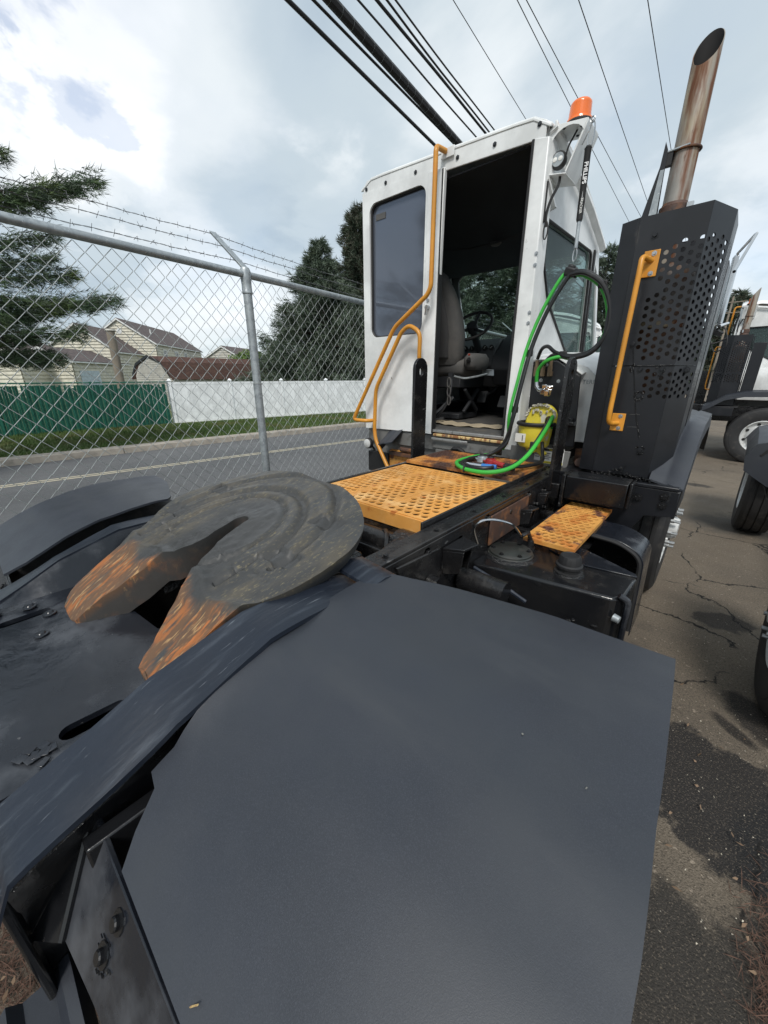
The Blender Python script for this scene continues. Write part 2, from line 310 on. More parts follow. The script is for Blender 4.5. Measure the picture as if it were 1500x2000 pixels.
# ------------------------------------------------------------------ mesh helpers
ORG = Vector((0, 0, 0))
def finish(me, m, smooth=True, ang=35):
    me.materials.append(MATS[m])
    if smooth:
        me.polygons.foreach_set('use_smooth', [True] * len(me.polygons)); me.set_sharp_from_angle(angle=R(ang))
    me.update()
class MB:
    def __init__(s): s.v = []; s.f = []
    def add(s, vs, fs):
        n = len(s.v); s.v += [Vector(p) for p in vs]; s.f += [tuple(i + n for i in q) for q in fs]; return s
    def box(s, x0, x1, y0, y1, z0, z1):
        v = [(x, y, z) for x in (x0, x1) for y in (y0, y1) for z in (z0, z1)]
        return s.add(v, [(0, 1, 3, 2), (4, 6, 7, 5), (0, 4, 5, 1), (2, 3, 7, 6), (0, 2, 6, 4), (1, 5, 7, 3)])
    def obox(s, c, size, rot=(0, 0, 0)):
        M = Euler([R(a) for a in rot]).to_matrix(); h = [x / 2 for x in size]; c = Vector(c)
        v = [c + M @ Vector((x * h[0], y * h[1], z * h[2])) for x in (-1, 1) for y in (-1, 1) for z in (-1, 1)]
        return s.add(v, [(0, 1, 3, 2), (4, 6, 7, 5), (0, 4, 5, 1), (2, 3, 7, 6), (0, 2, 6, 4), (1, 5, 7, 3)])
    def prism(s, poly, vec):
        n = len(poly); vec = Vector(vec); p = [Vector(q) for q in poly]
        return s.add(p + [q + vec for q in p], [tuple(range(n))[::-1], tuple(range(n, 2 * n))] + [(i, (i + 1) % n, n + (i + 1) % n, n + i) for i in range(n)])
    def tube(s, pts, r, n=8, closed=False, rads=None):
        pts = [Vector(p) for p in pts]; N = len(pts); base = len(s.v); prev = None
        for i, p in enumerate(pts):
            a = pts[(i - 1) % N] if (i > 0 or closed) else p; b = pts[(i + 1) % N] if (i < N - 1 or closed) else p
            t = (b - a).normalized()
            if prev is None:
                u = t.orthogonal().normalized()
            else:
                u = (prev - t * prev.dot(t)).normalized()
            prev = u; w = t.cross(u); rr = rads[i] if rads else r
            for k in range(n):
                an = 2 * math.pi * k / n; s.v.append(p + (u * math.cos(an) + w * math.sin(an)) * rr)
        M = N if closed else N - 1
        for i in range(M):
            for k in range(n):
                j = (i + 1) % N
                s.f.append((base + i * n + k, base + i * n + (k + 1) % n, base + j * n + (k + 1) % n, base + j * n + k))
        if not closed:
            s.f.append(tuple(base + k for k in range(n))[::-1]); s.f.append(tuple(base + (N - 1) * n + k for k in range(n)))
        return s
    def cyl(s, p0, p1, r0, r1=None, n=20):
        return s.tube([p0, p1], r0, n, rads=[r0, r0 if r1 is None else r1])
    def lathe(s, prof, c, axis='Z', n=32):
        base = len(s.v); c = Vector(c); N = len(prof)
        for k in range(n):
            a = 2 * math.pi * k / n
            for (r, h) in prof:
                p = {'Z': (r * math.cos(a), r * math.sin(a), h), 'X': (h, r * math.cos(a), r * math.sin(a)), 'Y': (r * math.sin(a), h, r * math.cos(a))}[axis]
                s.v.append(c + Vector(p))
        for k in range(n):
            for i in range(N - 1):
                a = base + k * N + i; b = base + ((k + 1) % n) * N + i
                s.f.append((a, b, b + 1, a + 1))
        return s
    def sheet(s, rows, th, nrm=None):
        """grid of points -> plate of thickness th (offset along nrm)"""
        R_, Q = len(rows), len(rows[0]); base = len(s.v); nrm = Vector(nrm or (0, 0, -1)) * th
        flat = [Vector(p) for r in rows for p in r]
        s.v += flat + [p + nrm for p in flat]; K = R_ * Q
        for i in range(R_ - 1):
            for j in range(Q - 1):
                a = base + i * Q + j; q = (a, a + 1, a + Q + 1, a + Q); s.f.append(q); s.f.append(tuple(x + K for x in q[::-1]))
        edge = [(0, j) for j in range(Q)] + [(i, Q - 1) for i in range(1, R_)] + [(R_ - 1, j) for j in range(Q - 2, -1, -1)] + [(i, 0) for i in range(R_ - 2, 0, -1)]
        for k in range(len(edge)):
            a = base + edge[k][0] * Q + edge[k][1]; b = base + edge[(k + 1) % len(edge)][0] * Q + edge[(k + 1) % len(edge)][1]
            s.f.append((a, a + K, b + K, b))
        return s
    def mesh(s, name, m, smooth=True, ang=35):
        me = bpy.data.meshes.new(name); me.from_pydata([p - ORG for p in s.v], [], s.f)
        bm = bmesh.new(); bm.from_mesh(me); bmesh.ops.recalc_face_normals(bm, faces=bm.faces); bm.to_mesh(me); bm.free()
        finish(me, m, smooth, ang); return me
    def build(s, name, m, parent=None, bev=0, smooth=True, ang=35, seg=2):
        o = bpy.data.objects.new(name, s.mesh(name, m, smooth, ang)); C.objects.link(o)
        if parent: o.parent = parent
        if bev:
            b = o.modifiers.new('bevel', 'BEVEL'); b.width = bev; b.segments = seg; b.limit_method = 'ANGLE'; b.angle_limit = R(40)
        return o
def raw_mesh(name, verts, faces, m, parent=None, smooth=False):
    """numpy arrays (N,3), (M,k) to an object, fast"""
    me = bpy.data.meshes.new(name); verts = np.asarray(verts, dtype=np.float32) - np.array(ORG, dtype=np.float32); faces = np.asarray(faces, dtype=np.int32); k = faces.shape[1]
    me.vertices.add(len(verts)); me.vertices.foreach_set('co', verts.ravel())
    me.loops.add(faces.size); me.loops.foreach_set('vertex_index', faces.ravel())
    me.polygons.add(len(faces)); me.polygons.foreach_set('loop_start', np.arange(0, faces.size, k, dtype=np.int32))
    me.update(calc_edges=True)
    if smooth: me.polygons.foreach_set('use_smooth', [True] * len(faces))
    me.materials.append(MATS[m]); o = bpy.data.objects.new(name, me); C.objects.link(o)
    if parent: o.parent = parent
    return o
def tag(o, label=None, cat=None, group=None, kind=None):
    for k, v in (('label', label), ('category', cat), ('group', group), ('kind', kind)):
        if v: o[k] = v
    return o
def thing(name, label, cat, loc, group=None):
    global ORG
    o = bpy.data.objects.new(name, None); C.objects.link(o); o.location = loc; o.empty_display_size = .1
    ORG = Vector(loc); return tag(o, label, cat, group)
def world_org():
    global ORG
    ORG = Vector((0, 0, 0))
def copy_tree(o, parent=None, depth=0):
    c = o.copy(); C.objects.link(c); c.parent = parent
    for ch in CH.get(o.name, []): copy_tree(ch, c, depth + 1)
    return c
def child_map():
    global CH; CH = {}
    for o in C.objects:
        if o.parent: CH.setdefault(o.parent.name, []).append(o)
def dup_part(me, name, parent, loc=(0, 0, 0), rot=(0, 0, 0)):
    o = bpy.data.objects.new(name, me); C.objects.link(o); o.parent = parent; o.location = loc; o.rotation_euler = rot; return o
def spline(pts, n=8, closed=False):
    pts = [Vector(p) for p in pts]; N = len(pts); out = []
    for i in range(N if closed else N - 1):
        p = [pts[(i + k) % N] if closed else pts[min(max(i + k, 0), N - 1)] for k in (-1, 0, 1, 2)]
        for j in range(n):
            t = j / n
            out.append(.5 * ((2 * p[1]) + (-p[0] + p[2]) * t + (2 * p[0] - 5 * p[1] + 4 * p[2] - p[3]) * t * t + (-p[0] + 3 * p[1] - 3 * p[2] + p[3]) * t ** 3))
    if not closed: out.append(pts[-1])
    return out
def fillet(pts, r, n=6):
    pts = [Vector(p) for p in pts]; out = [pts[0]]
    for i in range(1, len(pts) - 1):
        a, b, c = pts[i - 1], pts[i], pts[i + 1]; u = (a - b); w = (c - b); rr = min(r, u.length * .45, w.length * .45)
        s = b + u.normalized() * rr; e = b + w.normalized() * rr
        for k in range(n + 1):
            t = k / n; out.append(s * (1 - t) ** 2 + b * 2 * t * (1 - t) + e * t * t)
    out.append(pts[-1]); return out
def circle2(cx, cy, rx, ry=None, n=10, a0=0):
    ry = ry or rx
    return [(cx + rx * math.cos(a0 + 2 * math.pi * k / n), cy + ry * math.sin(a0 + 2 * math.pi * k / n)) for k in range(n)]
def perf(mb, O, U, V, outline, holes, th, extra=()):
    """flat sheet with real holes: 2D outline and hole loops in the frame O,U,V"""
    vs = []; es = []
    for loop in [outline] + list(holes):
        b = len(vs); vs += [Vector(p) for p in loop]; es.append([b + i for i in range(len(loop))])
    vs += [Vector(p) for p in extra]
    res = delaunay_2d_cdt(vs, [], es, 2, 1e-6)
    v2, f2 = res[0], res[2]
    O, U, V = Vector(O), Vector(U), Vector(V); nrm = U.cross(V).normalized() * th
    top = [O + U * p[0] + V * p[1] for p in v2]; K = len(top); fs = []
    cnt = {}
    for f in f2:
        for i in range(len(f)):
            e = (f[i], f[(i + 1) % len(f)]); cnt[e] = 1
    for f in f2: fs.append(tuple(f)); fs.append(tuple(i + K for i in f[::-1]))
    for (a, b) in cnt:
        if (b, a) not in cnt: fs.append((a, a + K, b + K, b))
    mb.add(top + [p - nrm for p in top], fs); return mb
def text_obj(txt, size, O, U, V, m, name, parent, bold=0.0, depth=.0008):
    cu = bpy.data.curves.new(name, 'FONT'); cu.body = txt; cu.size = size; cu.extrude = depth; cu.offset = bold; cu.align_x = 'CENTER'; cu.align_y = 'CENTER'
    o = bpy.data.objects.new('tmp', cu); C.objects.link(o)
    dg = bpy.context.evaluated_depsgraph_get(); me = bpy.data.meshes.new_from_object(o.evaluated_get(dg))
    bpy.data.objects.remove(o); O, U, V = Vector(O), Vector(U).normalized(), Vector(V).normalized(); W = U.cross(V)
    for v in me.vertices: c = v.co.copy(); v.co = O + U * c.x + V * c.y + W * c.z - ORG
    me.materials.clear(); me.materials.append(MATS[m]); me.name = name
    p = bpy.data.objects.new(name, me); C.objects.link(p); p.parent = parent; return p

# ------------------------------------------------------------------ the setting
world_org()
def terrain():
    m = MB(); m.sheet([[(x, y, 0) for x in (-3.35, 0, 60, 600)] for y in (-60, 0, 8, 40, 600)], .3, (0, 0, -1)); tag(m.build('yard_ground', 'yard_asphalt', smooth=False), kind='structure')
    m = MB(); m.sheet([[(x + y * .1 if x < -3.35 else x, y, z) for x, z in ((-5.3, -.43), (-4.2, -.36), (-3.35, -.004))] for y in (-60, 0, 60, 120)], .05, (0, 0, -1)); tag(m.build('verge_slope', 'grass_soil', smooth=False), kind='structure')
    # street runs ahead, veering slightly right
    m = MB()
    def L(y): return -12.50 + y * .105
    m.sheet([[(L(y), y, -.4), (-4.6 + y * .105, y, -.4)] for y in (-60, 0, 60, 160)], .1, (0, 0, -1)); tag(m.build('street', 'street_asphalt', smooth=False), kind='structure')
    for dx in (0, .16):
        m = MB(); m.sheet([[(-10.28 + dx + y * .14, y, -.394), (-10.21 + dx + y * .14, y, -.394)] for y in (-40, 0, 40, 100)], .003, (0, 0, -1)); tag(m.build('street_line', 'line_paint', smooth=False), kind='structure')
    m = MB()
    for y in np.arange(-24, 70, 3.0):
        a, b = y, y + 2.985
        m.add([(L(a) - .42, a, -.5), (L(a), a, -.5), (L(a) - .03, a, -.25), (L(a) - .42, a, -.24), (L(b) - .42, b, -.5), (L(b), b, -.5), (L(b) - .03, b, -.25), (L(b) - .42, b, -.24)],
              [(0, 1, 2, 3), (4, 7, 6, 5), (0, 4, 5, 1), (1, 5, 6, 2), (2, 6, 7, 3), (3, 7, 4, 0)])
    tag(m.build('kerb', 'kerb_concrete', bev=.01), kind='structure')
    m = MB(); m.sheet([[(-600, y, -.3), (-60, y, -.3), (L(y) - .40, y, -.26)] for y in (-60, 0, 60, 120, 600)], .1, (0, 0, -1)); tag(m.build('lawn', 'grass_soil', smooth=False), kind='structure')
    rs = np.random.default_rng(3); n = 46000
    y = rs.random(n) ** 1.0 * 26 - 3.5; x = (-12.92 + y * .105) - rs.random(n) * (5.2 - .09 * y)
    h = .05 + .06 * rs.random(n); a = rs.random(n) * 6.28; w = .012 + .012 * rs.random(n); lx = rs.normal(size=n) * .025; ly = rs.normal(size=n) * .025
    z = -.27
    v = np.stack([np.stack([x - np.cos(a) * w, y - np.sin(a) * w, np.full(n, z)], 1), np.stack([x + np.cos(a) * w, y + np.sin(a) * w, np.full(n, z)], 1), np.stack([x + lx, y + ly, z + h], 1)], 1).reshape(-1, 3)
    tag(raw_mesh('grass', v, np.arange(3 * n).reshape(-1, 3), 'grass_blade'), 'short mown grass strip between the kerb and the far fences', 'grass', kind='stuff')
terrain()

# ------------------------------------------------------------------ trees
def tri_tree(name, label, group, base, H, Rb, nd, ntuft, needle, seed, mats, lean=0.0, low=0.06, shape=1.0, droop=.25, width=.02, gap=0.0, side=None, pw=.75, limbs=()):
    """conifer: trunk, limbs, needle clumps carried on the limbs"""
    rs = np.random.default_rng(seed)
    root = thing(name, label, 'tree', base, group); bx, by, bz = base
    t = MB(); t.tube([(bx, by, bz - .2), (bx + lean * .4, by, bz + H * .5), (bx + lean, by, bz + H * .97)], .1, 8, rads=[Rb * .075 + .05, Rb * .05 + .03, .015]); 
    tips = []; dirs = []
    nb = nd
    for i in range(nb + len(limbs)):
        f = (i + rs.random()) / nb
        if f < low: continue
        z = bz + H * f; az = i * 2.399 + rs.normal() * .3
        if side is not None and rs.random() < side[1]: az = side[0] + rs.normal() * .55
        Lb = Rb * ((1 - f) ** pw * shape + .04) * (.65 + .6 * rs.random())
        if gap and rs.random() < gap: Lb *= .45
        d = np.array([math.cos(az), math.sin(az)]); p0 = np.array([bx + lean * f, by, z])
        if i >= nb:
            tx_, ty_, tz_, z0_ = limbs[i - nb]; p0 = np.array([bx, by, z0_]); dv = np.array([tx_, ty_, 0]) - np.array([bx, by, 0]); Lb = float(np.linalg.norm(dv)); d = dv[:2] / Lb
        k = 7; P = []
        for j in range(k + 1):
            s = j / k; P.append(p0 + np.array([d[0] * Lb * s, d[1] * Lb * s, -droop * Lb * s + .38 * droop * Lb * s * s * 2]) if i < nb else p0 + np.array([d[0] * Lb * s, d[1] * Lb * s, (tz_ - z0_) * s - .25 * math.sin(s * 3.14)]))
        t.tube([tuple(q) for q in P[::2]] + [tuple(P[-1])], .02, 4, rads=[.012 + .012 * Lb * (1 - u) for u in (0, .28, .57, .85, 1)])
        m = max(3, int(ntuft / nb * (Lb / Rb) * 3.4)) if i < nb else int(135 * Lb)
        s = rs.random(m) ** .6; idx = np.minimum((s * k).astype(int), k - 1); fr = s * k - idx; PP = np.array(P)
        c = PP[idx] * (1 - fr[:, None]) + PP[idx + 1] * fr[:, None]
        side_o = (rs.random(m) - .5) * 2 * ((.30 if i < nb else .16) * Lb) * (1 - s * .75); perp = np.array([-d[1], d[0], 0])
        c = c + perp * side_o[:, None]; c[:, 2] -= np.abs(side_o) * .25 - rs.normal(size=m) * (.05 if side is not None else .15) * Lb ** .5
        dd = np.array([d[0], d[1], .12]) + perp * (side_o / (Lb * .30 + 1e-3))[:, None] * .9 + rs.normal(size=(m, 3)) * .22
        tips.append(c); dirs.append(dd)
    tag(t.build('trunk', 'bark', root))
    c = np.concatenate(tips); dd = np.concatenate(dirs); dd /= np.linalg.norm(dd, axis=1)[:, None]; n = len(c); q = 9
    c = np.repeat(c, q, 0); dd = np.repeat(dd, q, 0); N_ = len(c)
    e = dd + rs.normal(size=(N_, 3)) * .55; e /= np.linalg.norm(e, axis=1)[:, None]
    st = c + dd * (rs.random((N_, 1)) - .5) * needle * 1.3
    ln = needle * (.6 + .7 * rs.random((N_, 1))); pv = np.cross(e, rs.normal(size=(N_, 3))); pv /= np.linalg.norm(pv, axis=1)[:, None]
    v = np.stack([st - pv * width, st + pv * width, st + e * ln], 1)
    pick = rs.random(n).repeat(q)
    for i, mm in enumerate(mats):
        lo, hi = i / len(mats), (i + 1) / len(mats); sel = v[(pick >= lo) & (pick < hi)].reshape(-1, 3)
        tag(raw_mesh('needles' if i == 0 else 'needles_light', sel, np.arange(len(sel)).reshape(-1, 3), mm, root), kind='stuff')
    world_org(); return root
G1 = 'evergreen trees behind the white fence'
tri_tree('pine_tree', 'large long needled pine reaching in from the left edge above the green fence', None, (-12.6, -.35, -.3), 7.9, 2.1, 80, 9000, .15, 5, ['needles_pine', 'needles_dark'], low=.28, shape=1.1, droop=.05, width=.0065, gap=.35, pw=.38, side=(R(80), .12),
    limbs=[(-11.44, 3.55, 5.66, 4.9), (-11.56, 3.1, 5.45, 4.8), (-11.73, 2.5, 5.1, 4.6), (-11.52, 3.45, 3.30, 3.5), (-11.6, 3.0, 3.22, 3.4), (-11.7, 2.6, 4.5, 4.2), (-11.68, 2.75, 3.75, 3.8), (-11.8, 2.3, 3.0, 3.1), (-11.85, 2.15, 1.95, 2.6), (-11.9, 1.75, 2.4, 2.7), (-11.8, 2.1, 5.75, 5.3), (-11.9, 1.7, 4.9, 4.4), (-11.6, 2.6, 2.55, 3.0), (-11.95, 1.5, 5.55, 5.2), (-11.7, 2.45, 4.05, 3.9)])
tri_tree('spruce_tree', 'dark spruce with ragged left side, first evergreen right of the fence post', G1, (-21.3, 18.0, -.3), 9.8, 5.0, 120, 10500, .30, 11, ['needles_dark', 'needles_blue'], low=.04, droop=.15, width=.020)
tri_tree('spruce_tree', 'small bluish spruce top between the two tall evergreens', G1, (-21.3, 20.2, -.3), 8.4, 3.8, 90, 6500, .26, 12, ['needles_blue', 'needles_dark'], low=.04, droop=.1, width=.019)
tri_tree('cypress_tree', 'tallest brownish evergreen rising against the left edge of the cab', G1, (-21.8, 22.2, -.3), 12.8, 4.2, 140, 11500, .30, 13, ['needles_brown', 'needles_dark'], low=.04, droop=-.5, width=.020)
tri_tree('spruce_tree', 'broad dark spruce directly behind the left wall of the cab', G1, (-20.0, 26.0, -.3), 11.0, 4.6, 90, 5200, .32, 14, ['needles_dark', 'needles_blue'], low=.03, width=.024)
tri_tree('cedar_tree', 'feathery grey green cedar filling the windscreen, left one of two', None, (-14.6, 22.0, -.3), 13.0, 4.4, 120, 8500, .30, 15, ['needles_blue', 'needles_blue', 'needles_dark'], low=.02, droop=-.25, width=.018)
tri_tree('cedar_tree', 'feathery grey green cedar seen at the right of the windscreen', None, (-10.6, 24.5, -.3), 13.5, 4.2, 110, 7000, .30, 16, ['needles_blue', 'needles_dark'], low=.02, droop=-.2, width=.020)
tri_tree('fir_tree', 'distant dark treetop showing right of the cab behind the hose loop', None, (-9.8, 38.0, -.3), 11.6, 4.0, 70, 3000, .42, 17, ['needles_dark', 'needles_blue'], low=.1, width=.035)
tri_tree('fir_tree', 'far hazy evergreen between the muffler guard and the parked tractor', None, (-1.8, 62.0, 0), 10.6, 4.5, 60, 2600, .5, 18, ['needles_blue', 'needles_brown'], low=.05, width=.05)
tri_tree('fir_tree', 'far evergreen just left of the distant utility pole', None, (-6.4, 66.0, 0), 8.6, 4.5, 60, 2400, .5, 19, ['needles_dark', 'needles_brown'], low=.05, width=.05)

tri_tree('pine_tree', 'pine standing behind the photographer, seen only mirrored in the rear cab window', None, (-9.5, -9.0, 0), 10.5, 4.2, 60, 2600, .26, 25, ['needles_dark'], low=.2, width=.012, gap=.3)
def leafy(name, label, cx_, cy_, z0, rx, ry, rz, n, leaf, seed, m):
    rs = np.random.default_rng(seed); root = thing(name, label, 'bush', (cx_, cy_, z0))
    k = 26; cc = rs.normal(size=(k, 3)); cc /= np.linalg.norm(cc, axis=1)[:, None]; cc *= (rs.random((k, 1)) ** .4); cc = cc * [rx, ry, rz] * .75 + [cx_, cy_, z0 + rz]
    t = MB()
    for q in cc[::3]: t.tube([(cx_, cy_, z0), tuple((q + [cx_, cy_, z0]) / 2), tuple(q)], .03, 5)
    tag(t.build('stem', 'bark', root))
    i = rs.integers(0, k, n); d = rs.normal(size=(n, 3)); d /= np.linalg.norm(d, axis=1)[:, None]
    p = cc[i] + d * (rs.random((n, 1)) ** .4) * np.array([rx, ry, rz]) * .34
    u = rs.normal(size=(n, 3)); u /= np.linalg.norm(u, axis=1)[:, None]; w = np.cross(u, rs.normal(size=(n, 3))); w /= np.linalg.norm(w, axis=1)[:, None]
    v = np.stack([p - u * leaf, p + w * leaf * .5, p + u * leaf, p - w * leaf * .5], 1).reshape(-1, 3)
    tag(raw_mesh('foliage', v, np.arange(4 * n).reshape(-1, 4), m, root), kind='stuff'); world_org()
leafy('leafy_bush', 'bright yellow green bush behind the fence post, left of the dark spruce', -38.0, 21.4, -.3, 2.6, 4.0, 2.5, 11000, .12, 31, 'leaves_bright')
leafy('leafy_bush', 'darker rounded bush between the yellow green bush and the spruce', -33.5, 22.6, -.3, 2.6, 3.4, 2.0, 8000, .12, 32, 'needles_pine')

# ------------------------------------------------------------------ houses, shed
def gable_box(root, P0, d, half, L, eave, ridge, z0, wallm='siding', boards=True, bh=.34, roofm='shingles', over=.25):
    """P0: ground point under the peak of the near gable; d: ridge heading; lat to the right"""
    d = Vector((*d, 0)).normalized(); lat = Vector((d.y, -d.x, 0)); P0 = Vector((P0[0], P0[1], 0)); up = Vector((0, 0, 1))
    m = MB(); sec = [P0 + lat * -half + up * z0, P0 + lat * half + up * z0, P0 + lat * half + up * eave, P0 + up * ridge, P0 - lat * half + up * eave]
    m.prism(sec, d * L); m.build('wall', wallm, root, smooth=False)
    if boards:
        b = MB(); z = z0
        while z < ridge - .1:
            w = half if z + bh < eave else half * (ridge - z - bh) / (ridge - eave)
            if w > .05:
                for (o_, nrm, a, c) in ((P0, -d, -lat * w, lat * w), (P0 + d * L, d, -lat * w, lat * w)):
                    q = [o_ + a + up * z, o_ + c + up * z, o_ + c + up * (z + bh), o_ + a + up * (z + bh)]
                    b.add([q[0] + nrm * .10, q[1] + nrm * .10, q[2] + nrm * .012, q[3] + nrm * .012, q[0] + nrm * .004, q[1] + nrm * .004], [(0, 1, 2, 3), (0, 4, 5, 1)])
            if z + bh < eave:
                for s in (-1, 1):
                    o_ = P0 + lat * half * s; nrm = lat * s
                    q = [o_ + up * z, o_ + d * L + up * z, o_ + d * L + up * (z + bh), o_ + up * (z + bh)]
                    b.add([q[0] + nrm * .10, q[1] + nrm * .10, q[2] + nrm * .012, q[3] + nrm * .012, q[0] + nrm * .004, q[1] + nrm * .004], [(0, 1, 2, 3), (0, 4, 5, 1)])
            z += bh
        tag(b.build('siding', wallm, root, smooth=False), kind='stuff')
    sl_ = (ridge - eave) / half; r = MB()
    for s in (-1, 1):
        a = P0 + up * (ridge + .02) - d * over; e = P0 + lat * s * (half + over) + up * (eave - sl_ * over + .02) - d * over
        r.add([a, e, e + d * (L + 2 * over), a + d * (L + 2 * over)] + [q + up * .14 for q in (a, e, e + d * (L + 2 * over), a + d * (L + 2 * over))],
              [(0, 1, 2, 3), (4, 7, 6, 5), (0, 4, 5, 1), (1, 5, 6, 2), (2, 6, 7, 3), (3, 7, 4, 0)])
    rf = r.build('roof', roofm, root, smooth=False)
    t = MB()
    for s in (-1, 1):
        a = P0 + up * (ridge - .10) - d * (over + .03); e = P0 + lat * s * (half + over) + up * (eave - sl_ * over - .10) - d * (over + .03)
        t.prism([a, e, e + up * .2, a + up * .2], d * .06)
        g = P0 + lat * s * (half + over) + up * (eave - sl_ * over - .04) - d * over; t.prism([g, g + lat * s * .10, g + lat * s * .1 + up * .13, g + up * .13], d * (L + 2 * over))
    t.build('fascia', 'trim_white', root, smooth=False)
    return P0, d, lat, up
def window(root, o_, h, n, w, z0, z1):
    """frame and pane on a wall: o_ ground point, h horizontal unit, n outward unit"""
    up = Vector((0, 0, 1)); o_ = Vector((o_[0], o_[1], 0)); m = MB(); t = .14
    def slab(a0, a1, b0, b1, d0, d1):
        q = [o_ + h * a0 + up * b0 + n * d0, o_ + h * a1 + up * b0 + n * d0, o_ + h * a1 + up * b1 + n * d0, o_ + h * a0 + up * b1 + n * d0]; return q, n * (d1 - d0)
    for args in ((-w / 2 - t, w / 2 + t, z1, z1 + t), (-w / 2 - t, w / 2 + t, z0 - t, z0), (-w / 2 - t, -w / 2, z0, z1), (w / 2, w / 2 + t, z0, z1), (-w / 2, w / 2, (z0 + z1) / 2 - .04, (z0 + z1) / 2 + .04)):
        m.prism(*slab(*args, .02, .10))
    f = m.build('window', 'trim_white', root, smooth=False); g = MB(); g.prism(*slab(-w / 2, w / 2, z0, z1, .015, .06)); g.build('pane', 'window_dark', f, smooth=False)
HD = (-.752, .659)
s = 65 / 30
r_ = thing('house', 'tall cream sided house with dark gable roof, highest of the row', 'house', (-28.837 * s, 8.273 * s, -.3))
P0, d, lat, up = gable_box(r_, (-28.837 * s, 8.273 * s), HD, 1.92 * s, 8.6 * s, 1.6 + 1.94 * s, 1.6 + 3.25 * s, -.3)
for k, (aa, z0, z1) in enumerate(((.5, 3.4, 5.0), (3.0, .4, 1.9))): window(r_, P0 + lat * (aa), lat, -d, .95, z0, z1)
for aa in (2.6, 6.8, 10.5): window(r_, P0 + lat * (1.92 * s + .02) + d * aa, d, lat, 1.0, 3.4, 5.0)
v_ = MB(); q = P0 - d * .05; v_.cyl(q + up * 7.2 - d * .06, q + up * 7.2, .35, n=6); v_.build('gable_vent', 'trim_white', r_)
v_ = MB(); q = P0 + d * 4 + lat * 2.2 + up * 6.9; v_.cyl(q, q + up * 1.0, .10, n=8); v_.build('roof_vent', 'trim_white', r_)
v_ = MB()
for k in range(4): q = P0 + d * (12.2 + k * 1.25) + lat * 2.9 + up * 6.35; v_.prism([q, q + d * .95, q + d * .95 - lat * 1.0 + up * .62, q - lat * 1.0 + up * .62], up * .10)
v_.build('skylight', 'trim_white', r_, smooth=False)
s = 60 / 26
r_ = thing('house', 'cream sided house with lower gable standing left of the tallest house', 'house', (-25.44 * s, 5.385 * s, -.3))
P0, d, lat, up = gable_box(r_, (-25.44 * s, 5.385 * s), HD, 3.9, 6.4 * s, 1.6 + 1.22 * s, 1.6 + 2.46 * s, -.3)
window(r_, P0 + lat * 2.7, lat, -d, .9, .2, 1.9)
s = 52 / 20
r_ = thing('garage', 'low cream garage with pale door behind the green slat fence', 'garage', (-19.787 * s, 2.91 * s, -.3))
P0, d, lat, up = gable_box(r_, (-19.787 * s, 2.91 * s), HD, 2.6, 4.0 * s, 1.6 + .55 * s, 1.6 + 1.02 * s, -.3)
g = MB(); q = P0 + lat * 2.66 + d * .8
for k in range(4): g.prism([q + up * (-.3 + k * .62), q + d * 3.4 + up * (-.3 + k * .62), q + d * 3.4 + up * (.29 + k * .62), q + up * (.29 + k * .62)], lat * .06)
g.build('garage_door', 'label_blue', r_, smooth=False)
r_ = thing('house', 'cream sided gable house at the far left under the pine branches', 'house', (-50.5, 3.2, -.3))
gable_box(r_, (-50.5, 3.2), HD, 3.0, 7, 3.4, 5.2, -.3)
r_ = thing('house', 'small distant grey roofed house right of the tallest house', 'house', (-62, 31.5, -.3))
gable_box(r_, (-62, 31.5), (-.5, .86), 3.6, 9, 4.1, 6.0, -.3, wallm='siding_grey')
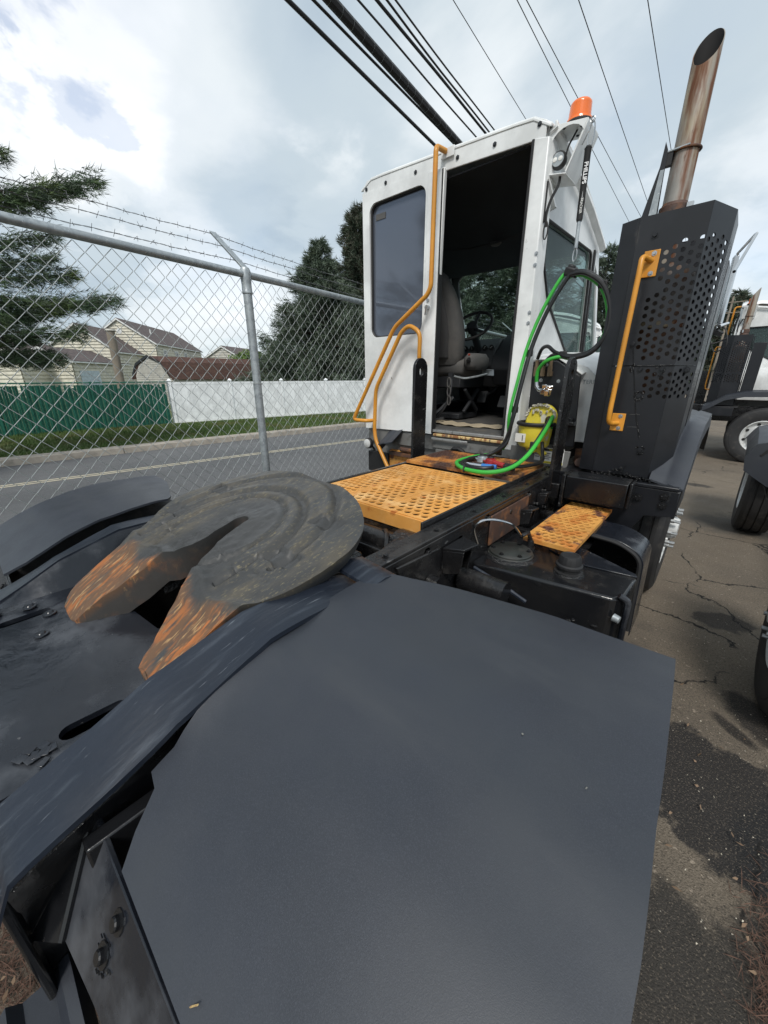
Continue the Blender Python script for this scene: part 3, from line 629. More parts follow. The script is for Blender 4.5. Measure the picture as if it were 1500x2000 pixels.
def shed():
    s = 1.75
    f = [(-18.19, 5.47, -.25), (-18.19, 5.47, 1.62), (-18.14, 5.63, 2.03), (-18.01, 6.06, 2.36), (-17.86, 6.46, 2.14), (-17.78, 6.71, 1.60), (-17.78, 6.71, -.25)]
    f = [Vector((x * s, y * s, 1.6 + (z - 1.6) * s if z > 0 else -.3)) for x, y, z in f]
    root = thing('garden_shed', 'barn shaped shed with brown gambrel roof behind the white fence', 'shed', tuple((f[0] + f[-1]) / 2)); dd = Vector((-.02, 1.0, 0)).normalized() * 8.6
    m = MB(); m.prism(f, dd); m.build('wall', 'siding_grey', root, smooth=False)
    n = Vector((.95, -.32, 0)); b = MB(); z = -.3; a0, a1 = f[0].copy(), f[-1].copy()
    W = (a1 - a0).length; h = (a1 - a0).normalized(); nn = Vector((h.y, -h.x, 0))
    prof = [(p - a0).dot(h) for p in f]
    while z < 2.75:
        lo, hi = 0, W
        def xat(side):
            pts = [(f[i].z, prof[i]) for i in range(7)]; seg = pts[:4] if side == 0 else pts[3:][::-1]
            for (za, xa), (zb, xb) in zip(seg, seg[1:]):
                if za <= z + .13 <= zb: return xa + (xb - xa) * (z + .13 - za) / (zb - za + 1e-6)
            return seg[0][1] if z < 1 else seg[-1][1]
        lo, hi = xat(0), xat(1)
        if hi - lo > .1:
            q0 = a0 + h * lo; q1 = a0 + h * hi
            q = [Vector((p.x, p.y, zz_)) + nn * o for p, zz_, o in ((q0, z, .05), (q1, z, .05), (q1, z + .13, .012), (q0, z + .13, .012), (q0, z, .004), (q1, z, .004))]
            b.add(q, [(0, 1, 2, 3), (0, 4, 5, 1)])
        z += .13
    tag(b.build('siding', 'siding_grey', root, smooth=False), kind='stuff')
    r = MB(); ov = -dd.normalized() * .2; ctr = (f[1] + f[5]) / 2
    for i in range(1, 5):
        a, c = f[i].copy(), f[i + 1].copy()
        if i == 1: a = a + (a - c) * .35
        if i == 4: c = c + (c - a) * .25
        e = (c - a).normalized(); nr = e.cross(dd.normalized()); nr = nr if nr.dot(a - ctr) > 0 else -nr
        r.prism([a + ov, c + ov, c + ov + nr * .08, a + ov + nr * .08], dd - ov * 2)
    r.build('roof', 'shingles_brown', root, smooth=False)
    t = MB()
    for i in range(1, 5):
        a, c = f[i] + ov * 1.2, f[i + 1] + ov * 1.2; t.prism([a + Vector((0, 0, -.08)), c + Vector((0, 0, -.08)), c + Vector((0, 0, .10)), a + Vector((0, 0, .10))], -ov * .2)
    t.build('fascia', 'trim_dark' , root, smooth=False); world_org()
shed()
r_ = thing('utility_pole', 'cut off weathered wooden pole standing in front of the cream houses', 'pole', (-19.3, 5.2, -.3))
m = MB(); m.cyl((-19.33, 5.15, -.3), (-19.31, 5.22, 3.32), .16, .15, 14); m.build('shaft', 'pole_wood', r_)
m = MB(); m.cyl((-19.31, 5.22, 3.32), (-19.31, 5.22, 3.38), .19, .17, 14); m.build('cap', 'siding_grey', r_)
r_ = thing('utility_pole', 'distant utility pole with crossarms right of the muffler guard', 'pole', (-2.2, 58, 0))
m = MB(); m.cyl((-2.2, 58, 0), (-2.2, 58, 9.5), .12, .09, 10); m.build('shaft', 'pole_wood', r_)
for z in (8.9, 7.9):
    m = MB(); m.box(-3.4, -1.0, 57.88, 57.95, z, z + .09); m.build('crossarm', 'pole_wood', r_)

# ------------------------------------------------------------------ far fences
def vinyl():
    A, B = Vector((-17.47, 6.41, -.3)), Vector((-13.2, 25.6, -.3)); u = (B - A); L = u.length; u.normalize(); n = Vector((u.y, -u.x, 0)); up = Vector((0, 0, 1))
    root = thing('vinyl_fence', 'white vinyl privacy fence with capped posts beyond the street', 'fence', tuple(A))
    def blk(s0, s1, d0, d1, z0, z1, m):
        q = [A + u * s0 + n * d0 + up * z0, A + u * s1 + n * d0 + up * z0, A + u * s1 + n * d1 + up * z0, A + u * s0 + n * d1 + up * z0]; m.prism(q, up * (z1 - z0))
    p = MB(); blk(-.06, .06, -.06, .06, 0, 1.72, p); pm = p.mesh('post', 'vinyl_white', False)
    c = MB(); b0 = [A + u * a + n * b + up * 1.72 for a, b in ((-.08, -.08), (.08, -.08), (.08, .08), (-.08, .08))]; c.add(b0 + [q + up * .02 for q in b0] + [A + up * 1.82], [(0, 3, 2, 1), (0, 1, 5, 4), (1, 2, 6, 5), (2, 3, 7, 6), (3, 0, 4, 7), (4, 5, 8), (5, 6, 8), (6, 7, 8), (7, 4, 8)])
    cm = c.mesh('post_cap', 'vinyl_white', False)
    q = MB(); blk(.07, 2.33, -.02, .02, .05, 1.64, q)
    for k in range(15): blk(.07 + k * .15, .07 + k * .15 + .138, -.028, .028, .1, 1.58, q)
    blk(.07, 2.33, -.035, .035, 1.58, 1.68, q); blk(.07, 2.33, -.035, .035, .02, .14, q)
    qm = q.mesh('panel', 'vinyl_white', False)
    for i in range(int(L / 2.4)):
        o = u * (2.4 * i); pt = dup_part(pm, 'post', root, o); dup_part(cm, 'post_cap', pt); dup_part(qm, 'panel', root, o)
    world_org()
vinyl()
def slat_fence():
    A, B = Vector((-17.47, 6.33, -.3)), Vector((-17.55, -4.5, -.3)); u = (B - A); L = u.length; u.normalize(); n = Vector((-u.y, u.x, 0)); up = Vector((0, 0, 1))
    root = thing('slat_fence', 'green slatted chain link fence left of the white vinyl fence', 'fence', tuple(A))
    m = MB(); rs = random.Random(4); k = 0; s = .1
    while s < L:
        z = 1.62; 
        z = 1.61 - (rs.random() * .22 if rs.random() < .14 else 0) - rs.random() * .015
        q = A + u * s + n * (.012 if k % 2 else -.012); m.prism([q + up * .03, q + u * .066 + up * .03, q + u * .066 + up * z, q + up * z], n * .01); s += .070; k += 1
    tag(m.build('slats', 'slat_green', root, smooth=False), kind='stuff')
    m = MB(); rs = np.random.default_rng(1); sp = .075
    for i in range(int(L / sp)):
        z = np.arange(0, 1.70, sp)
        m.tube([tuple(A + u * ((i + (j % 2)) * sp) + n * .035 * (1 if j % 2 else -1) * .3 + n * .03 + up * zz_) for j, zz_ in enumerate(z)], .0035, 3)
    tag(m.build('mesh', 'slat_green', root, smooth=False), kind='stuff')
    for zz_ in (1.68,):
        m = MB(); m.cyl(A + up * zz_, B + up * zz_, .022, n=8); m.build('top_rail', 'slat_green', root)
    for sx in (0, 2.6, 5.2, 7.8, 10.4):
        m = MB(); m.cyl(A + u * sx, A + u * sx + up * 1.72, .035, n=10); m.build('post', 'galvanised' if sx == 0 else 'slat_green', root)
    world_org()
slat_fence()

# ------------------------------------------------------------------ chain link fence beside the truck
def chain_fence():
    A = Vector((-2.585, .38, 0)); u = Vector((-.25, 2.57, 0)).normalized(); n = Vector((-u.y, u.x, 0)); up = Vector((0, 0, 1))   # n points to the street
    root = thing('chain_link_fence', 'galvanised chain link fence with barbed wire beside the tractor', 'fence', tuple(A + u * 1.24))
    s0, s1, H_ = -2.2, 9.4, 2.23; D = .086
    nw = int((s1 - s0) / (D / 2)); zs = np.arange(.04, H_ + .02, D / 2); nz = len(zs)
    ua, na = np.array(u), np.array(n); A_ = np.array(A); rs = np.random.default_rng(2)
    V = []; F = []; base = 0; r = .0018
    j = np.arange(nz)
    for i in range(nw):
        off = (i + j) % 2
        sgn = np.where(off == 1, 1.0, -1.0)
        s = s0 + (i + ((j + i) % 2)) * D / 2 + rs.normal(size=nz) * .0008
        P = A_ + np.outer(s, ua) + np.outer(sgn * .0035, na); P[:, 2] = zs + rs.normal(size=nz) * .0008
        # bend knuckles: add points on both sides of each node
        Q = np.repeat(P, 2, 0); Q[1:-1:2] = P[:-1] * .96 + P[1:] * .04; Q[2::2] = P[:-1] * .04 + P[1:] * .96; Q[0] = P[0]; Q[-1] = P[-1]
        T = np.gradient(Q, axis=0); T /= np.linalg.norm(T, axis=1)[:, None]; U = np.cross(T, na); W = np.cross(T, U)
        K = 4; ring = np.concatenate([(Q + (U * math.cos(a) + W * math.sin(a)) * r)[:, None, :] for a in (0, 1.571, 3.142, 4.712)], 1).reshape(-1, 3); V.append(ring)
        M = len(Q); a = (np.arange(M - 1)[:, None] * K + np.arange(K)[None]); b = (np.arange(M - 1)[:, None] * K + (np.arange(K)[None] + 1) % K)
        F.append(np.stack([a, b, b + K, a + K], -1).reshape(-1, 4) + base); base += len(ring)
    tag(raw_mesh('wire_mesh', np.concatenate(V), np.concatenate(F), 'link_wire', root, smooth=True), kind='stuff')
    m = MB(); m.cyl(A + u * s0 + up * 2.26, A + u * s1 + up * 2.26, .0225, n=14); m.build('top_rail', 'galvanised', root)
    for sp in (-1.76, 1.24, 4.24, 7.24):
        b = A + u * sp
        m = MB(); m.cyl(b - up * .1, b + up * 2.235, .030, n=18); p = m.build('post', 'galvanised', root)
        for z in (.8, 1.55):
            m = MB(); m.tube([b + up * z + (u * math.cos(a) + n * math.sin(a)) * .032 for a in np.linspace(0, 6.28, 15)[:-1]], .0025, 5, closed=True); m.build('tie_wire', 'link_wire', p)
        m = MB(); m.lathe([(.0, 2.30), (.028, 2.30), (.036, 2.28), (.036, 2.235), (.033, 2.20), (.034, 2.16), (.036, 2.155), (.036, 2.145), (.031, 2.14)], (b.x, b.y, 0), 'Z', 18)
        cap = m.build('post_cap', 'galvanised', p)
        e0 = b + up * 2.285 - n * .01; e1 = b + up * 2.57 + n * .36 + u * .02
        ax = (e1 - e0).normalized(); sd_ = ax.cross(u).normalized(); m = MB()
        m.prism([e0 - u * .026 - sd_ * .012, e0 + u * .026 - sd_ * .012, e0 + u * .020 + sd_ * .004, e0 - u * .020 + sd_ * .004], e1 - e0); m.build('barb_arm', 'galvanised', root, bev=.003)
        m = MB(); m.tube([b + up * 2.27 + (n * math.cos(a) + up * math.sin(a)) * .032 for a in np.linspace(0, 6.28, 15)[:-1]], .007, 6, closed=True); m.build('rail_loop', 'galvanised', cap)
    for t, sag in ((.97, .035), (.62, .03), (.24, .03)):
        m = MB(); pts = []; k = 0; rs = random.Random(int(t * 100))
        o_ = lambda s: A + u * s + up * (2.285 + .285 * t) + n * (.37 * t - .01)
        for a, b in ((-1.76, 1.24), (1.24, 4.24), (4.24, 7.24)):
            for i in range(60):
                f = i / 60; s = a + (b - a) * f; pts.append(o_(s) - up * sag * 4 * f * (1 - f) * (1 + .1 * math.sin(s * 9)) + up * rs.uniform(-.002, .002))
        for ph in (0, math.pi):
            fine = []
            for i in range(len(pts) - 1):
                for q in range(3):
                    p = pts[i].lerp(pts[i + 1], q / 3); an = (i * 3 + q) * 1.1 + ph; fine.append(p + n * math.cos(an) * .0018 + up * math.sin(an) * .0018)
            m.tube(fine, .0014, 3)
        s = 0
        for i in range(1, len(pts) - 1, 2):
            p = pts[i] + u * rs.uniform(-.01, .01); a0 = rs.uniform(0, 3.14)
            for q in range(2):
                an = a0 + q * 1.3; dv = n * math.cos(an) + up * math.sin(an) + u * rs.uniform(-.5, .5); m.tube([p - dv * .019 + u * .006 * (q * 2 - 1), p + dv * .019 + u * .006 * (q * 2 - 1)], .0013, 3)
        m.build('barbed_wire', 'barb_wire', root)
    world_org()
chain_fence()

# ------------------------------------------------------------------ overhead lines
def line(label, name, a, b, h, r, wrap=False, wob=0.0, sag=.35):
    """a, b: plan points at height h above the camera"""
    a, b = Vector((*a, h + 1.6)), Vector((*b, h + 1.6)); d = (b - a).normalized(); p0 = a - d * 14; p1 = a + d * 78; rs = random.Random(int(r * 1e5) + int(a.x * 100)); ph = rs.random() * 6
    root_loc = tuple(p0); o = thing(name, label, 'cable', root_loc, 'overhead lines') if wrap else None
    pts = []; N_ = 150; La = (a - p0).length / (p1 - p0).length
    for i in range(N_ + 1):
        f = i / N_; q = p0.lerp(p1, f); q.z += ((f - La) ** 2) * 2.0 + wob * (math.sin(f * 60 + ph) + .6 * math.sin(f * 137 + ph)) ; pts.append(q)
    m = MB(); m.tube(pts, r, 8)
    if wrap:
        m.build('cable', 'rubber', o); w = MB()
        for i in range(10, 60):
            for g in range(2):
                q = pts[i].lerp(pts[i + 1], g * .5 + .2); t = (pts[i + 1] - pts[i]).normalized(); x = t.orthogonal().normalized(); y = t.cross(x)
                w.tube([q + (x * math.cos(c) + y * math.sin(c)) * (r + .001) + t * .012 * c for c in np.linspace(0, 6.28, 13)[:-1]], .0025, 3)
        w.build('lashing_wire', 'galvanised', o)
    else: 
        o = m.build(name, 'rubber'); tag(o, label, 'cable', 'overhead lines')
    world_org()
line('leftmost thick black overhead cable, ending behind the yellow handrail top', 'overhead_cable', (-7.147, 5.618), (-7.708, 10.855), 6, .037)
line('thinner black cable hugging the left of the lashed bundle', 'overhead_cable', (-6.822, 5.906), (-7.283, 11.23), 6, .024)
line('thickest overhead bundle lashed with spiral wire', 'cable_bundle', (-6.607, 6.096), (-7.171, 11.232), 6, .085, True)
line('slim wavy cable just right of the thick lashed bundle', 'overhead_cable', (-6.269, 6.394), (-6.663, 11.302), 6, .017, wob=.012)
line('left and thickest of the three close cables meeting mid cab roof', 'overhead_cable', (-6.009, 6.624), (-6.403, 11.319), 6, .026, wob=.008)
line('middle of the three close cables meeting mid cab roof', 'overhead_cable', (-5.892, 6.728), (-6.312, 11.37), 6, .018, wob=.016)
line('right hand one of the three close cables meeting mid cab roof', 'overhead_cable', (-5.782, 6.826), (-6.171, 11.377), 6, .015, wob=.010)
line('single thin wire above the right end of the cab roof', 'overhead_wire', (-7.15, 10.59), (-7.621, 16.2), 8.5, .009)
line('thin wire passing just left of the orange beacon', 'overhead_wire', (-5.999, 11.608), (-6.833, 29.152), 8.5, .010)
line('thin wire passing directly behind the orange beacon', 'overhead_wire', (-5.833, 11.755), (-6.177, 28.547), 8.5, .010)
line('thin wire dropping behind the top of the muffler guard', 'overhead_wire', (-4.894, 12.585), (-5.577, 27.376), 8.5, .011)
line('steep thin wire ending at the exhaust pipe clamp', 'overhead_wire', (-3.651, 13.685), (-4.035, 21.991), 8.5, .011)

# ------------------------------------------------------------------ the terminal tractor
TLOC = (-1.17, 1.9, 0)
truck = thing('terminal_tractor', 'white cab yard tractor seen over its black rear fender, fifth wheel nearest the camera', 'yard truck', TLOC)
def P(mb, name, m, parent=truck, **k): return mb.build(name, m, parent, **k)
def bolt_mesh(r, h, m, axis='Z'):
    b = MB(); b.lathe([(0, h), (r * .9, h), (r, h * .8), (r, 0), (r * 1.7, 0), (r * 1.7, -h * .25), (0, -h * .25)], tuple(ORG), axis, 6); return b.mesh('bolt', m, True, 20)
def place(me, name, parent, pts, rot=(0, 0, 0)):
    for p in pts: dup_part(me, name, parent, Vector(p) - ORG, rot)
def lerp(a, b, t): return a + (b - a) * t
rn = random.Random(21)
CXT = -1.17

# --- frame rails and cross members
fr = MB()
for sx in (-1, 1):
    x0 = CXT + sx * .34; x1 = CXT + sx * .45; xa, xb = min(x0, x1), max(x0, x1)
for sx, nm in ((-1, 'frame_rail'), (1, 'frame_rail')):
    xo = CXT + sx * .455; xi = CXT + sx * .445
    m = MB(); xa, xb = sorted((xo, CXT + sx * .375)); m.box(xa, xb, .75, 4.9, 1.018, 1.034)
    xa, xb = sorted((xo, xi)); m.box(xa, xb, .75, 4.9, .74, 1.0175)
    xa, xb = sorted((xo, CXT + sx * .375)); m.box(xa, xb, .75, 4.9, .725, .739)
    rail = P(m, nm, 'frame_black', bev=.004)
    m = MB(); xa, xb = sorted((CXT + sx * .372, CXT + sx * .362)); m.box(xa, xb, 1.13, 2.5, .98, 1.058); P(m, 'deck_angle', 'frame_black', bev=.003)
    # boxed rear section under the ramps
    xa, xb = sorted((CXT + sx * .37, CXT + sx * .45)); m = MB(); m.box(xa, xb, -.09, .749, .60, .905); P(m, 'rear_rail', 'black_paint', bev=.008)
for y in (1.05, 1.32):
    m = MB(); m.box(CXT - .37, CXT + .37, y, y + .09, .80, .92); P(m, 'cross_member', 'frame_black', bev=.006)
m = MB(); m.cyl((CXT - .36, 1.12, .93), (CXT + .36, 1.12, .93), .048, n=18); P(m, 'lift_shaft', 'frame_black')
for sx in (-1, 1):
    m = MB(); m.cyl((CXT + sx * .26, 1.12, .93), (CXT + sx * .36, 1.12, .93), .075, n=18); P(m, 'shaft_collar', 'wet_grease')
    m = MB(); m.prism([(CXT + sx * .30, .72, .80), (CXT + sx * .30, 1.16, .80), (CXT + sx * .30, 1.18, .98), (CXT + sx * .30, 1.04, 1.0), (CXT + sx * .30, .72, .92)], (sx * .03, 0, 0)); P(m, 'lift_arm', 'frame_black', bev=.006)
m = MB(); m.sheet([[(CXT + x, y, .86) for x in (-.36, .36)] for y in (.75, 1.30)], .01); P(m, 'belly_plate', 'frame_black')
m = MB(); m.tube(fillet([(-.86, .98, .95), (-.92, 1.06, .99), (-.98, 1.12, .985), (-1.05, 1.13, .93), (-1.1, 1.1, .9)], .03), .009, 7); P(m, 'hydraulic_line', 'hose_black')
m = MB(); m.tube(spline([(-.83, 1.02, .93), (-.9, 1.10, .955), (-1.0, 1.16, .95), (-1.14, 1.15, .90)]), .006, 6); P(m, 'hydraulic_line', 'rust_steel')

# --- rear deck plate with slots, between the ramps
dk = MB()
def zdk(x, y): return .918
slot = lambda cx_, cy_, L_, r_, an: [(cx_ + math.cos(an) * (L_ / 2 * (1 if abs(t) < 1.6 else -1)) + r_ * math.cos(t + an), cy_ + math.sin(an) * (L_ / 2 * (1 if abs(t) < 1.6 else -1)) + r_ * math.sin(t + an)) for t in [math.pi * (k / 7) - math.pi / 2 for k in range(8)] + [math.pi + math.pi * (k / 7) - math.pi / 2 for k in range(8)]]
def slotloop(cx_, cy_, L_, r_, an):
    o = []
    for k in range(16):
        t = -math.pi / 2 + math.pi * (k if k < 8 else k - 1) / 7 if k < 8 else math.pi / 2 + math.pi * (k - 8) / 7
        sh = L_ / 2 if k < 8 else -L_ / 2; x, y = sh + r_ * math.cos(t), r_ * math.sin(t)
        o.append((cx_ + x * math.cos(an) - y * math.sin(an), cy_ + x * math.sin(an) + y * math.cos(an)))
    return o
gx = [(CXT - .375 + .75 * i / 12 + rn.uniform(-.01, .01), -.12 + .48 * j / 9 + rn.uniform(-.008, .008)) for i in range(1, 12) for j in range(1, 9)]
holes = [slotloop(-.860, .045, .080, .021, R(84)), slotloop(-1.452, .0, .085, .020, R(84))]
outl = [(CXT - .385, -.13), (CXT + .385, -.13), (CXT + .385, .34), (CXT + .14, .34), (CXT + .09, .245), (CXT - .13, .225), (CXT - .22, .34), (CXT - .385, .34)]
m = MB(); m.box(CXT - .36, CXT + .36, -.10, .22, .80, .806); P(m, 'slot_shade_sheet', 'black_paint')  # added dark sheet, keeps pale ground from showing through the slots
perf(dk, (0, 0, .918), (1, 0, 0), (0, 1, 0), outl, holes, .014)
for v in dk.v: v.z += -.006 * math.sin(v.x * 7) * math.cos(v.y * 6) + .004 * math.sin(v.y * 17 + v.x * 9)
P(dk, 'deck_plate', 'plate_black', bev=0)
m = MB(); m.sheet([[(x, -.13 + .001 * math.sin(x * 9), .912), (x, -.16, .885), (x, -.165, .62)] for x in np.linspace(CXT - .40, CXT + .40, 12)], .012, (0, .5, -1)); P(m, 'tail_plate', 'plate_black')
bm__ = MB(); bm__.lathe([(0, .005), (.008, .005), (.010, .003), (.011, .0015), (.017, .001), (.018, -.002)], tuple(ORG), 'Z', 14); bm_ = bm__.mesh('bolt', 'plate_black', True, 30)
place(bm_, 'bolt', truck, [(-1.41, .055, .922), (-1.50, .02, .922), (-1.52, -.06, .922), (-1.30, .02, .921)])
m = MB(); rs_ = random.Random(8)
for k in range(10):
    a = rs_.random() * 6.28; q = rs_.random() * .028; m.obox((-.845 + math.cos(a) * q * 1.3, -.055 + math.sin(a) * q, .919), (.014 + .012 * rs_.random(), .009 + .01 * rs_.random(), .0025), (rs_.uniform(-9, 9), rs_.uniform(-9, 9), rs_.random() * 180))
tag(P(m, 'paint_blister', 'plate_black', bev=.001), kind='stuff')

# --- pickup ramps
def ramp(sx):
    rows = []; ys = np.linspace(-.135, .66, 34)
    for y in ys:
        t = (y + .135) / .795
        zi = np.interp(y, [-.135, -.10, 0, .13, .32, .50, .60, .66], [.925, .957, .998, 1.060, 1.112, 1.112, 1.095, 1.062])
        if y < -.10: zi = .957 - ((-.10 - y) / .035) ** 2 * .06
        if sx < 0: zi -= .055
        inner = np.interp(y, [-.14, .15, .33, .45, .66], [.430, .455, .462, .468, .480]); outer = np.interp(y, [-.14, .1, .35, .5, .66], [.565, .572, .575, .575, .570])
        row = []
        for k in range(9):
            q = k / 8; x = CXT + sx * lerp(inner, outer, q)
            z = zi - .004 + .006 * math.sin(y * 16 + q * 3) * q + (-.022 * q if y < .3 else -.022 * q + .014 * math.sin((y - .3) * 9) * q)
            row.append((x, y, z))
        rows.append(row)
    m = MB(); m.sheet(rows, .011)
    o = P(m, 'pickup_ramp', 'ramp_steel', ang=50)
    # inner side plate down to the deck
    m = MB(); m.sheet([[(CXT + sx * (np.interp(r[0][1], [-.14, .15, .33, .45, .66], [.430, .455, .462, .468, .480]) - .004), r[0][1], r[0][2] - .006), (CXT + sx * .395, r[0][1], .912)] for r in rows[1:-1]], .008, (sx, 0, 0)); P(m, 'ramp_web', 'plate_black')
    m = MB(); m.sheet([[(CXT + sx * .545, r[0][1], r[-1][2] - .012), (CXT + sx * .512, r[0][1], .80), (CXT + sx * .51, r[0][1], .585)] for r in rows[:-1]], .008, (-sx, 0, 0)); P(m, 'ramp_web', 'black_paint')
    m = MB(); m.tube([(CXT + sx * .562, y, np.interp(y, [r[-1][1] for r in rows], [r[-1][2] for r in rows]) - .016) for y in np.linspace(-.11, .15, 12)], .005, 6); P(m, 'weld_bead', 'wet_grease', parent=o)
    m = MB(); m.box(*sorted((CXT + sx * .455, CXT + sx * .545)), -.135, -.122, .60, .90); P(m, 'ramp_end', 'black_paint', bev=.004)
ramp(1); ramp(-1)
m = MB()
m.sheet([[(CXT + lerp(.47, .60, q), y, z - .012 * q) for q in (0, .33, .66, 1)] for y, z in ((.60, 1.110), (.65, 1.118), (.695, 1.108), (.72, 1.082), (.735, 1.045))], .010); P(m, 'fender_strap', 'ramp_steel')

# --- rear fenders
SCUFFS = ((-.236, .146, 14, .004), (-.232, .162, 6, .005), (-.2, .2, 2, .02), (-.05, .55, 2, .05))
def fender(sx):
    rows = []
    ys = np.linspace(0, 1, 30)
    for t in ys:
        row = []
        for k in range(22):
            q = k / 21; x = lerp((np.interp(t * .7, [0, .06, .20], [.585, .583, .553]) if sx > 0 else .635), np.interp(t, [0, .38, .54, .66, .82, 1], [1.235, 1.228, 1.219, 1.216, 1.209, 1.203]), q)
            yf = np.interp(q, [0, .06, .15, .35, .65, 1], [.655, .685, .70, .745, .800, .812]); yb = np.interp(q, [0, .02, .09, .10, 1], [.075, .075, .06, .0, .0]) if sx > 0 else 0
            y = lerp(yb if q > .0 else .075, yf, t)
            z = np.interp(y, [-.1, 0, .10, .22, .35, .48, .60, .72, .82], [.905, .948, .995, 1.042, 1.078, 1.094, 1.100, 1.098, 1.088])
            if sx > 0:
                zr = np.interp(y, [.10, .13, .32, .50, .60], [0, 1.030, 1.082, 1.082, 1.075])
                bl = math.exp(-((x - .553) / .045) ** 2) * np.interp(y, [.06, .20, .55, .64], [0, 1, 1, 0]); z += max(0, zr + .004 - z) * bl
            x2 = CXT + sx * x; y = y * (1 if sx > 0 else .88) - (0 if sx > 0 else .01); z -= 0 if sx > 0 else .022; z += .003 * math.sin(x * 7 + y * 5) + .0015 * math.sin(y * 23 + x * 4)
            row.append((x2, y, z))
        rows.append(row)
    m = MB(); m.sheet(rows, .009); f = P(m, 'rear_fender', 'fender_plastic', ang=40)
    # rear drop of the fender behind the tyre
    return f
for sx in (1, -1): fender(sx)
rows_f = lambda y: np.interp(y, [-.1, 0, .10, .22, .35, .48, .60, .72, .82], [.905, .948, .995, 1.042, 1.078, 1.094, 1.100, 1.098, 1.088])
m = MB(); rs_ = random.Random(41)
for (x0_, y0_, n_, sp_) in SCUFFS:
    for k in range(n_):
        x = x0_ + rs_.gauss(0, sp_); y = y0_ + rs_.gauss(0, sp_ * 1.6); z = rows_f(y) + .003 * math.sin((x) * 7 + y * 5) + .0015 * math.sin(y * 23 + x * 4) + .0004
        m.obox((x, y, z), (rs_.uniform(.0010, .003), rs_.uniform(.0015, .005), .0006), (rs_.uniform(10, 18), 0, rs_.uniform(-30, 30)))
tag(P(m, 'scuff_marks', 'scuff_grey'), kind='stuff')
# fender bracket, gusset and step at the tail (right and left)
for sx in (1, -1):
    m = MB()
    m.prism([(CXT + sx * .520, -.006, .900), (CXT + sx * .62, -.006, .900), (CXT + sx * .93, -.003, .895), (CXT + sx * .93, -.060, .800), (CXT + sx * .71, -.072, .780), (CXT + sx * .572, -.088, .758)], (0, .0085, -.005)); br = P(m, 'fender_bracket', 'plate_black', bev=.002)
    m = MB(); m.tube([(CXT + sx * .520, -.010, .902), (CXT + sx * .572, -.090, .764)], .0055, 6); P(m, 'gusset_rib', 'black_paint', parent=br)
    m = MB(); m.prism([(CXT + sx * .518, -.010, .898), (CXT + sx * .515, -.128, .74), (CXT + sx * .568, -.092, .752)], (0, .004, -.006)); P(m, 'gusset', 'black_paint')
    m = MB(); m.tube([(CXT + sx * .478, -.105, .862), (CXT + sx * .52, -.006, .905)], .0065, 6); P(m, 'weld_bead', 'black_paint', parent=br)
    bmx = MB(); bmx.lathe([(0, .009), (.008, .009), (.0095, .007), (.0095, .002), (.016, .0015), (.0165, 0)], tuple(ORG), 'Z', 12); bm2 = bmx.mesh('bolt', 'black_paint', True, 20)
    for (bx_, by_, bz_) in ((.685, -.019, .869), (.679, -.0456, .825)):
        dup_part(bm2, 'bolt', br, Vector((CXT + sx * bx_, by_ - .002, bz_ + .001)) - ORG, (R(59), 0, 0))
    m = MB(); rs_ = random.Random(3)
    for k in range(22):
        a = rs_.random() * 6.28; q = .012 + rs_.random() * .014; m.tube([(CXT + sx * (.679 + math.cos(a) * q), -.0475 + math.sin(a) * q * .51, .825 + math.sin(a) * q * .86), (CXT + sx * (.679 + math.cos(a) * q) + .007, -.0475 + math.sin(a) * q * .51, .826 + math.sin(a) * q * .86)], .0009, 4)
    tag(P(m, 'paint_crinkle', 'black_paint', parent=br), kind='stuff')
    # channel step behind
    m = MB()
    sec = [(-.200, .58), (-.196, .625), (-.181, .640), (-.165, .618), (-.127, .618), (-.115, .636), (-.099, .642), (-.088, .61)]
    m.sheet([[(CXT + sx * x, y, z) for (y, z) in sec] for x in (.512, .55, .9, 1.20)], .008); P(m, 'tail_channel', 'fender_plastic', bev=.002)
    m = MB(); m.box(*sorted((CXT + sx * .40, CXT + sx * .505)), -.145, .0, .45, .66); P(m, 'tail_block', 'black_paint', bev=.01)
    m = MB(); m.box(*sorted((CXT + sx * .545, CXT + sx * .575)), -.03, .6, .55, .90); P(m, 'fender_support', 'black_paint', bev=.004)

